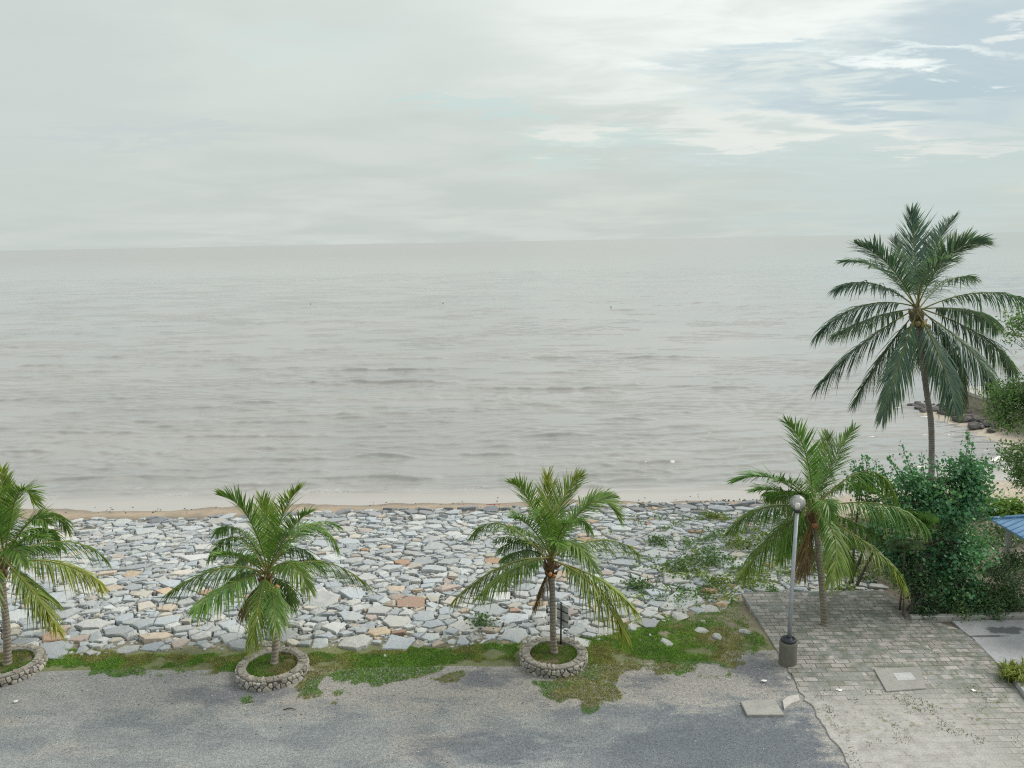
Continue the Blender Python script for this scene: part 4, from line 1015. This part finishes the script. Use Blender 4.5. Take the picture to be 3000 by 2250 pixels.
for px, py, lb in ((910, 892, 'dark mooring float on open water, leftmost of three'), (1298, 890, 'small dark mooring float, middle of three on open water'), (1790, 900, 'dark mooring float on open water, rightmost of three')):
    P = G(px, py, SEA); root = empty('mooring_float', (P[0], P[1], SEA), lb, 'float', 'mooring floats')
    mb = MB(); mb.lathe(P, [(.0, -.1), (.10, -.05), (.12, .04), (.09, .11), (0, .14)], 12); mb.build('float_body', M['black'], root, smooth=True)
    mb = MB(); mb.tube([P+[0, 0, .1], P+[0, 0, .26]], .02, 6); mb.build('stick', M['black'], root)

# ------------------------------------------------------------------ groyne and hut
root = empty('groyne', (32.2, 48, SEA), 'concrete groyne wall running out into the sea past the beach', 'groyne')
mb = MB(); mb.box((31.25, 30, SEA-1.2), (33.1, 55.2, -.42), bev=.04); mb.build('wall', M['groyne'], root)
mb = MB(); mb.box((31.15, 30, -.418), (33.2, 55.3, -.2), bev=.03); mb.build('cap', M['conc'], root)

root = empty('hut', (15.8, 21, 0), 'hut with blue sheet-metal hip roof behind the shrubs', 'hut')
ze, zr = 2.2, 3.0; X0, X1, Y0, Y1 = 14.0, 17.6, 18.7, 22.3; cx_, cy_ = 15.8, 20.5
ctr = np.array((cx_, cy_, zr)); cor = [np.array((X0, Y0, ze)), np.array((X1, Y0, ze)), np.array((X1, Y1, ze)), np.array((X0, Y1, ze))]
mb = MB()
mb.add(cor+[ctr]+[c-[0, 0, .05] for c in cor], [(0, 1, 4), (1, 2, 4), (2, 3, 4), (3, 0, 4), (5, 6, 1, 0), (6, 7, 2, 1), (7, 8, 3, 2), (8, 5, 0, 3), (8, 7, 6, 5)])
for s_ in range(4):                    # standing seams of each slope
    a, b = cor[s_], cor[(s_+1) % 4]; e = (b-a)/np.linalg.norm(b-a); mdl = (a+b)/2; inn = np.array((-e[1], e[0], 0)); sl = (ctr[2]-ze)/np.linalg.norm((ctr-mdl)[:2])
    Lh = np.linalg.norm(b-a)
    for k in range(1, 15):
        u = Lh*k/15; p0 = a+e*u; run = min(u, Lh-u)
        p1 = p0+inn*run+np.array((0, 0, run*sl))
        mb.tube([p0+[0, 0, .012], p1+[0, 0, .012]], .017, 4)
rf = mb.build('roof', M['roof'], root)
mb = MB()
for c in cor: mb.tube([c+[0, 0, .02], ctr+[0, 0, .03]], .055, 6)
mb.build('ridge_cap', M['roof'], rf)
for x, y in ((X0+.35, Y0+.35), (X1-.35, Y0+.35), (X1-.35, Y1-.35), (X0+.35, Y1-.35)):
    mb = MB(); mb.box((x-.06, y-.06, -.1), (x+.06, y+.06, ze+.02)); mb.build('post', M['conc'], root)

# ------------------------------------------------------------------ shrubs and trees
def bush(name, label, cat, base, blobs, size, col, per, cl_r, nb, seed, shoots=(), asp=.6, group=None, stem_r=.05, upb=.35, clump=None, cv=.22, stems=3):
    r_ = np.random.default_rng(seed); root = empty(name, base, label, cat, group)
    B = np.array(base, float); lm = MB(); bm = MB()
    sts = []
    for k in range(stems):
        a = r_.uniform(0, 6.28); p = B+[.12*math.cos(a), .12*math.sin(a), -.05]; b0 = blobs[k % len(blobs)]
        t_ = np.array(b0[:3])+r_.normal(0, .15, 3); m_ = (p+t_)/2+r_.normal(0, .12, 3)*[1, 1, .3]; m_[2] = p[2]+(t_[2]-p[2])*.55
        q = bez(p, m_, t_, np.linspace(0, 1, 9)); bm.tube(q, np.linspace(stem_r, stem_r*.35, 9), 7); sts.append(q)
    SP = np.concatenate(sts)
    for (cx, cy, cz, rx, ry, rz, n) in blobs:
        for k in range(n):
            d = r_.normal(0, 1, 3); d /= np.linalg.norm(d); rad = r_.random()**.42
            c = np.array((cx, cy, cz))+d*rad*np.array((rx, ry, rz))
            if c[2] < B[2]+.12: c[2] = B[2]+.12+r_.random()*.2
            if k % nb == 0:
                j = np.argmin(np.linalg.norm(SP-c-[0, 0, .4], axis=1)); s0 = SP[j]; m_ = (s0+c)/2+[0, 0, -.08]
                bm.tube(bez(s0, m_, c, np.linspace(0, 1, 5)), np.linspace(stem_r*.4, .006, 5), 5, cap=False)
            m = int(per*r_.uniform(.6, 1.4)); rr = cl_r*r_.uniform(.7, 1.35)
            q = r_.normal(0, .5, (m, 3))*[rr, rr, rr*.75]+c
            q[:, 2] = np.maximum(q[:, 2], B[2]+.03)
            leaves(lm, q, size, np.array(col[k % len(col)])*r_.uniform(.8, 1.2), upb, asp, cv=cv)
    for (tip, bs) in shoots:
        tip = np.array(tip); bs = np.array(bs); m_ = (tip+bs)/2+[0, 0, -.1]+r_.normal(0, .04, 3); q = bez(bs, m_, tip, np.linspace(0, 1, 8))
        bm.tube(q, np.linspace(.018, .005, 8), 5, cap=False)
        ts = r_.random(int(np.linalg.norm(tip-bs)*85)); P = bez(bs, m_, tip, ts)+r_.normal(0, 1, (len(ts), 3))*(.055+.07*(1-ts))[:, None]
        leaves(lm, P, size*.85, col[0], .2, asp)
    bm.build('branches', M['branch'], root, smooth=True); lm.build('foliage', M['foliage'], root); return root
D = lambda x, y, Yd: AY(x/.7373, y/.7373, Yd)
def blob(x, y, Yd, rx, ry, rz, n): p = D(x, y, Yd); return (p[0], p[1], p[2], rx, ry, rz, n)
dk = [(.10, .26, .13), (.075, .21, .115), (.14, .31, .13)]
sh = [(D(1948, 962, 21.6), D(1985, 1060, 21.5)), (D(1920, 985, 21.5), D(1965, 1060, 21.5)), (D(1990, 975, 21.8), D(2000, 1050, 21.6)), (D(2092, 934, 21.6), D(2085, 1060, 21.5)), (D(2102, 955, 21.4), D(2090, 1060, 21.5)), (D(2150, 1000, 21.4), D(2100, 1080, 21.4)),
      (D(2130, 985, 21.7), D(2095, 1070, 21.5)), (D(2050, 985, 21.6), D(2050, 1070, 21.5)), (D(2025, 995, 21.3), D(2030, 1070, 21.4)), (D(2148, 1045, 21.3), D(2100, 1110, 21.3)), (D(1905, 1010, 21.6), D(1950, 1080, 21.5)), (D(2075, 975, 21.8), D(2080, 1060, 21.6)), (D(1965, 1000, 21.3), D(1990, 1070, 21.3)), (D(2115, 1010, 21.3), D(2095, 1080, 21.3))]
bush('shrub_tree', 'big dark green leafy shrub tree at the right edge of paving', 'tree', (12.0, 21.6, 0), [blob(2045, 1090, 21.5, 1.0, .9, .75, 80), blob(2085, 1040, 21.5, .55, .6, .7, 40), blob(2055, 1185, 21.5, 1.05, .9, .8, 84), blob(2065, 1275, 21.2, .85, .6, .7, 52), blob(1985, 1050, 21.7, .5, .6, .5, 24), blob(1955, 1110, 21.4, .55, .5, .55, 26), blob(1945, 1190, 21.3, .5, .45, .5, 20), blob(1975, 1255, 21.1, .5, .4, .5, 16)],
     .12, dk, 40, .34, 2, 21, sh, .7, 'shrubs at the right of the paving', .07)
bush('shrub', 'dark bush tucked behind the fourth palm, left of shrub tree', 'shrub', (10.35, 22.9, 0), [blob(1895, 1070, 22.8, .6, .6, .55, 24), blob(1912, 1150, 22.7, .6, .6, .6, 22), blob(1862, 1035, 22.9, .3, .3, .35, 9)], .12, dk, 30, .28, 3, 22,
     [(D(1868, 985, 22.8), D(1880, 1050, 22.8)), (D(1845, 995, 22.8), D(1865, 1060, 22.8)), (D(1895, 990, 22.9), D(1890, 1060, 22.8)), (D(1825, 1015, 22.9), D(1855, 1070, 22.8))], .7, 'shrubs at the right of the paving')
bush('shrub', 'small-leaved low shrub by the driveway kerb, cut by picture edge', 'shrub', (13.45, 20.95, 0), [blob(2165, 1290, 20.95, .75, .35, .42, 60), blob(2110, 1300, 20.85, .5, .3, .4, 30), blob(2080, 1330, 20.6, .4, .25, .2, 12), blob(2140, 1335, 20.5, .35, .2, .14, 10), blob(2190, 1215, 21.1, .5, .35, .32, 26), blob(2150, 1235, 21.2, .3, .3, .25, 10)], .075, [(.09, .18, .075), (.07, .145, .07), (.14, .22, .08)], 46, .26, 3, 23, (), .55, 'shrubs at the right of the paving', .03)
bush('shrub', 'leafy undershrub at the foot of the shrub tree', 'shrub', (11.0, 20.85, 0), [blob(1990, 1265, 20.9, .55, .4, .55, 36), blob(1965, 1210, 21., .4, .4, .4, 24), blob(2010, 1320, 20.75, .6, .25, .22, 22)], .09, [(.05, .11, .05), (.035, .08, .045), (.08, .14, .06)], 34, .25, 3, 24, (), .6, 'shrubs at the right of the paving', .03)
bush('sapling', 'thin-stemmed sapling at the paving edge under the yellow frond', 'sapling', (10.72, 20.55, .02), [blob(1955, 1255, 20.6, .22, .2, .25, 8), blob(1940, 1240, 20.6, .25, .2, .2, 7)], .09, [(.06, .12, .05)], 16, .2, 2, 25, (), .6, None, .032, stems=2)
bush('hedge_shrub', 'bright green low hedge on the beach behind blue roof', 'hedge', (20.2, 31.2, h1(20.2, 31.2)), [blob(2145, 1098, 31.2, .7, .5, .38, 34), blob(2180, 1095, 31.2, .6, .5, .42, 30), blob(2215, 1098, 31.2, .6, .5, .4, 28)], .13, [(.17, .31, .06), (.13, .25, .055)], 34, .3, 4, 26, (), .7, None, .03)
bush('feathery_tree', 'light feathery tree reaching in from the right edge', 'tree', (21., 25.6, h1(21., 25.6)), [blob(2300, 800, 26, .6, .7, 1.2, 40), blob(2310, 960, 26, .6, .7, 1., 40), blob(2212, 705, 26, .55, .6, .7, 16), blob(2190, 850, 26, .8, .6, .5, 34), blob(2170, 895, 26, .55, .5, .55, 24), blob(2225, 870, 26, .8, .6, .7, 26), blob(2205, 985, 26, .6, .6, .4, 26), blob(2212, 1030, 26, .4, .4, .5, 16)],
     .135, [(.13, .25, .08), (.17, .28, .09), (.10, .20, .07)], 46, .44, 1, 27, (), .38, None, 0.05, .2, stems=2)
# yellow-green strappy plant in the kerbed bed
c = G(2985, 1985, .1); root = empty('bed_plant', (c[0], c[1], 0), 'yellow-green strappy plant in the kerbed bed at right edge', 'plant')
mb = MB(); V = []; Fc = []; Cc = []
for k in range(420):
    a = rnd.uniform(0, 6.28); b = c+[rnd.gauss(0, .16), rnd.gauss(0, .16), -.1]; o1 = np.array((math.cos(a), math.sin(a), 0)); L = rnd.uniform(.25, .5); w = np.cross(o1, (0, 0, 1))*.014; n = len(V)
    p1 = b+o1*L*.35+[0, 0, L*.7]; p2 = b+o1*L*.85+[0, 0, L*.65]
    V += [b-w, b+w, p1-w, p1+w, p2]; Fc += [(n, n+1, n+3, n+2), (n+2, n+3, n+4)]; g = rnd.uniform(.7, 1.3); Cc += [np.array((.17, .22, .035))*g]*5
mb.add(V, Fc, 0, np.array(Cc)); mb.build('foliage', M['foliage'], root)
# fan palms poking out of the shrubs
for k, (x, y, Yd, R, lb) in enumerate([(1985, 1105, 20.6, .42, 'light green fan palm leaf tuft in front of the shrub tree'), (1955, 1168, 20.5, .40, 'pale fan palm tuft below the fourth palm right frond')]):
    C = D(x, y, Yd); base = np.array((C[0]+.25, Yd+.5, 0)); root = empty('fan_palm', base, lb, 'palm', 'fan palms among the shrubs')
    mb = MB(); mb.tube(bez(base, (base+C)/2+[.05, .05, .3], C-[0, 0, .15], np.linspace(0, 1, 8)), [.03]*8, 6); mb.build('trunk', M['branch'], root, smooth=True)
    r_ = np.random.default_rng(70+k)
    for f in range(5):
        az = -math.pi/2+(f-2)*.75+r_.normal(0, .2); el = r_.uniform(-.75, .15); o1 = np.array((math.cos(az)*math.cos(el), math.sin(az)*math.cos(el), math.sin(el)))
        cc = C+o1*.16; n_ = np.array((-math.cos(az)*math.sin(el), -math.sin(az)*math.sin(el), math.cos(el))); sd = np.cross(o1, n_); mb = MB()
        mb.tube([C-[0, 0, .15], cc], .01, 5, 0, (.1, .15, .04))
        for j in range(26):
            a = -1.9+3.8*j/25; d_ = o1*math.cos(a)+sd*math.sin(a); e_ = np.cross(d_, n_)*.02; L = R*(.75+.25*math.cos(a))
            mb.add([cc, cc+d_*L*.6+e_+n_*.02, cc+d_*L-n_*.05, cc+d_*L*.6-e_+n_*.02], [(0, 1, 2), (0, 2, 3)], 0, np.array((.10, .20, .05) if k == 0 else (.11, .17, .09))*r_.uniform(.8, 1.2))
        mb.build('leaf_fan', M['foliage'], root)

# ------------------------------------------------------------------ light
az, el = math.radians(73), math.radians(42)
sd = np.array((math.sin(az)*math.cos(el), math.cos(az)*math.cos(el), math.sin(el)))
L = bpy.data.lights.new('sun', 'SUN'); L.energy = 2.3; L.angle = math.radians(40); L.color = (1., .95, .87)
lo = bpy.data.objects.new('sun', L); COL.objects.link(lo)
from mathutils import Vector, Matrix
lo.rotation_euler = Vector(sd).to_track_quat('Z', 'Y').to_euler(); lo.location = (30, 40, 60)

w = bpy.data.worlds.new('World'); scene.world = w
t = NT('World', w)
sky = t.n('TexSky', sky_type='NISHITA', sun_disc=False, sun_elevation=el, sun_rotation=az, air_density=1., dust_density=3.)
gen = t.n('TexCoord').outputs['Generated']
X = t.xyz(gen)
zc = t.math('ADD', t.math('MAXIMUM', X[2], 0.), .10)
cv = t.n('CombineXYZ', X=t.math('DIVIDE', X[0], zc), Y=t.math('DIVIDE', X[1], zc))
cv = cv.outputs[0]
n1 = t.noise(cv, .85, 7, .58, .35); n2 = t.noise(t.scale(cv, (.7, 1.2, 1)), 2.6, 9, .62, .4); n3 = t.noise(t.scale(cv, (.6, 1., 1)), .55, 5, .5, .2)
yy = t.math('MAXIMUM', X[1], .12)
u0 = t.math('DIVIDE', X[0], yy); v0 = t.math('DIVIDE', X[2], yy)      # bearing and height of the cloud, as slopes
n4 = t.noise(t.scale(cv, (.8, 1.4, 1)), 1.3, 8, .6, .3)
u1 = t.math('ADD', u0, t.math('ADD', t.math('MULTIPLY', t.math('SUBTRACT', n4, .5), .35), t.math('MULTIPLY', t.math('SUBTRACT', n3, .5), .7))); v1 = t.math('ADD', v0, t.math('MULTIPLY', t.math('SUBTRACT', n2, .5), .16))
base = t.mix(t.ramp(n1, .32, .68), (.525, .56, .54), (.60, .625, .60))
base = t.mix(t.math('MULTIPLY', t.ramp(v0, .07, .24), t.ramp(n3, .35, .6, .1, .7)), base, (.66, .69, .665))
def cloud(px, py, rx, ry, col, k, lo=1.25, hi=.35, nn=None, nlo=.35, nhi=.6):
    global base
    d = ray(px, py); a = t.math('DIVIDE', t.math('SUBTRACT', u1, float(d[0]/d[1])), rx/F*1.05); b = t.math('DIVIDE', t.math('SUBTRACT', v1, float(d[2]/d[1])), ry/F*1.05)
    r = t.math('ADD', t.math('MULTIPLY', a, a), t.math('MULTIPLY', b, b))
    f = t.ramp(r, lo, hi)
    if nn is not None: f = t.math('MULTIPLY', f, t.ramp(nn, nlo, nhi))
    base = t.mix(t.math('MULTIPLY', f, k), base, col)
cloud(2700, 420, 700, 330, (.485, .58, .59), .7, 1.4, 0.)
cloud(60, 350, 500, 420, (.53, .57, .56), .6, 1.3, 0.)
cloud(2380, 40, 760, 300, (.83, .855, .825), .5, 2.0, 0.)
cloud(2330, 90, 640, 210, (.87, .89, .865), .7, 1.7, .0, n2, .38, .62)
cloud(2150, 370, 520, 60, (.76, .755, .72), .75, nn=n2, nlo=.38, nhi=.55)
cloud(2700, 395, 330, 35, (.75, .73, .70), .6, nn=n2)
cloud(2830, 150, 330, 210, (.44, .53, .58), .9, 1.6, .1)
cloud(2480, 235, 460, 85, (.43, .525, .575), .95, 1.6, .1, n2, .36, .52)
cloud(2290, 140, 90, 26, (.47, .585, .645), .6, 1.5, .1)
cloud(2600, 165, 300, 45, (.88, .90, .88), .85, 1.3, .3, n2, .42, .56)
cloud(2960, 60, 110, 40, (.85, .83, .80), .6)
cloud(1430, 310, 150, 24, (.52, .64, .62), .6); cloud(1780, 440, 330, 50, (.53, .645, .63), .55, nn=n4); cloud(960, 110, 330, 34, (.58, .665, .64), .55, nn=n4)
cloud(300, 410, 330, 26, (.53, .56, .575), .5)
over = t.ramp(X[2], .35, .75)
base = t.mix(over, base, (.88, .89, .89))
cl10 = t.mix(1., base, (8.2, 8.4, 8.25), 'MULTIPLY')
skc = t.mix(.93, sky.outputs[0], cl10)
bg = t.n('Background', Color=skc, Strength=.1)
o = t.n('OutputWorld'); t.t.links.new(bg.outputs[0], o.inputs['Surface'])

# ------------------------------------------------------------------ camera
cam = bpy.data.cameras.new('camera'); cam.sensor_width = 36.; cam.sensor_fit = 'HORIZONTAL'; cam.lens = F/3000*36; cam.clip_start = .1; cam.clip_end = 40000
co = bpy.data.objects.new('camera', cam); COL.objects.link(co)
mt = Matrix.Identity(4)
for i_ in range(3):
    mt[i_][0], mt[i_][1], mt[i_][2] = rt[i_], up[i_], -fw[i_]
mt[2][3] = H
co.matrix_world = mt
scene.camera = co
scene.view_settings.view_transform = 'Standard'; scene.view_settings.look = 'None'; scene.view_settings.exposure = .46; scene.view_settings.gamma = 1.
scene.cycles.use_denoising = False; scene.cycles.filter_width = 1.15
scene.cycles.max_bounces = 6; scene.cycles.transparent_max_bounces = 12
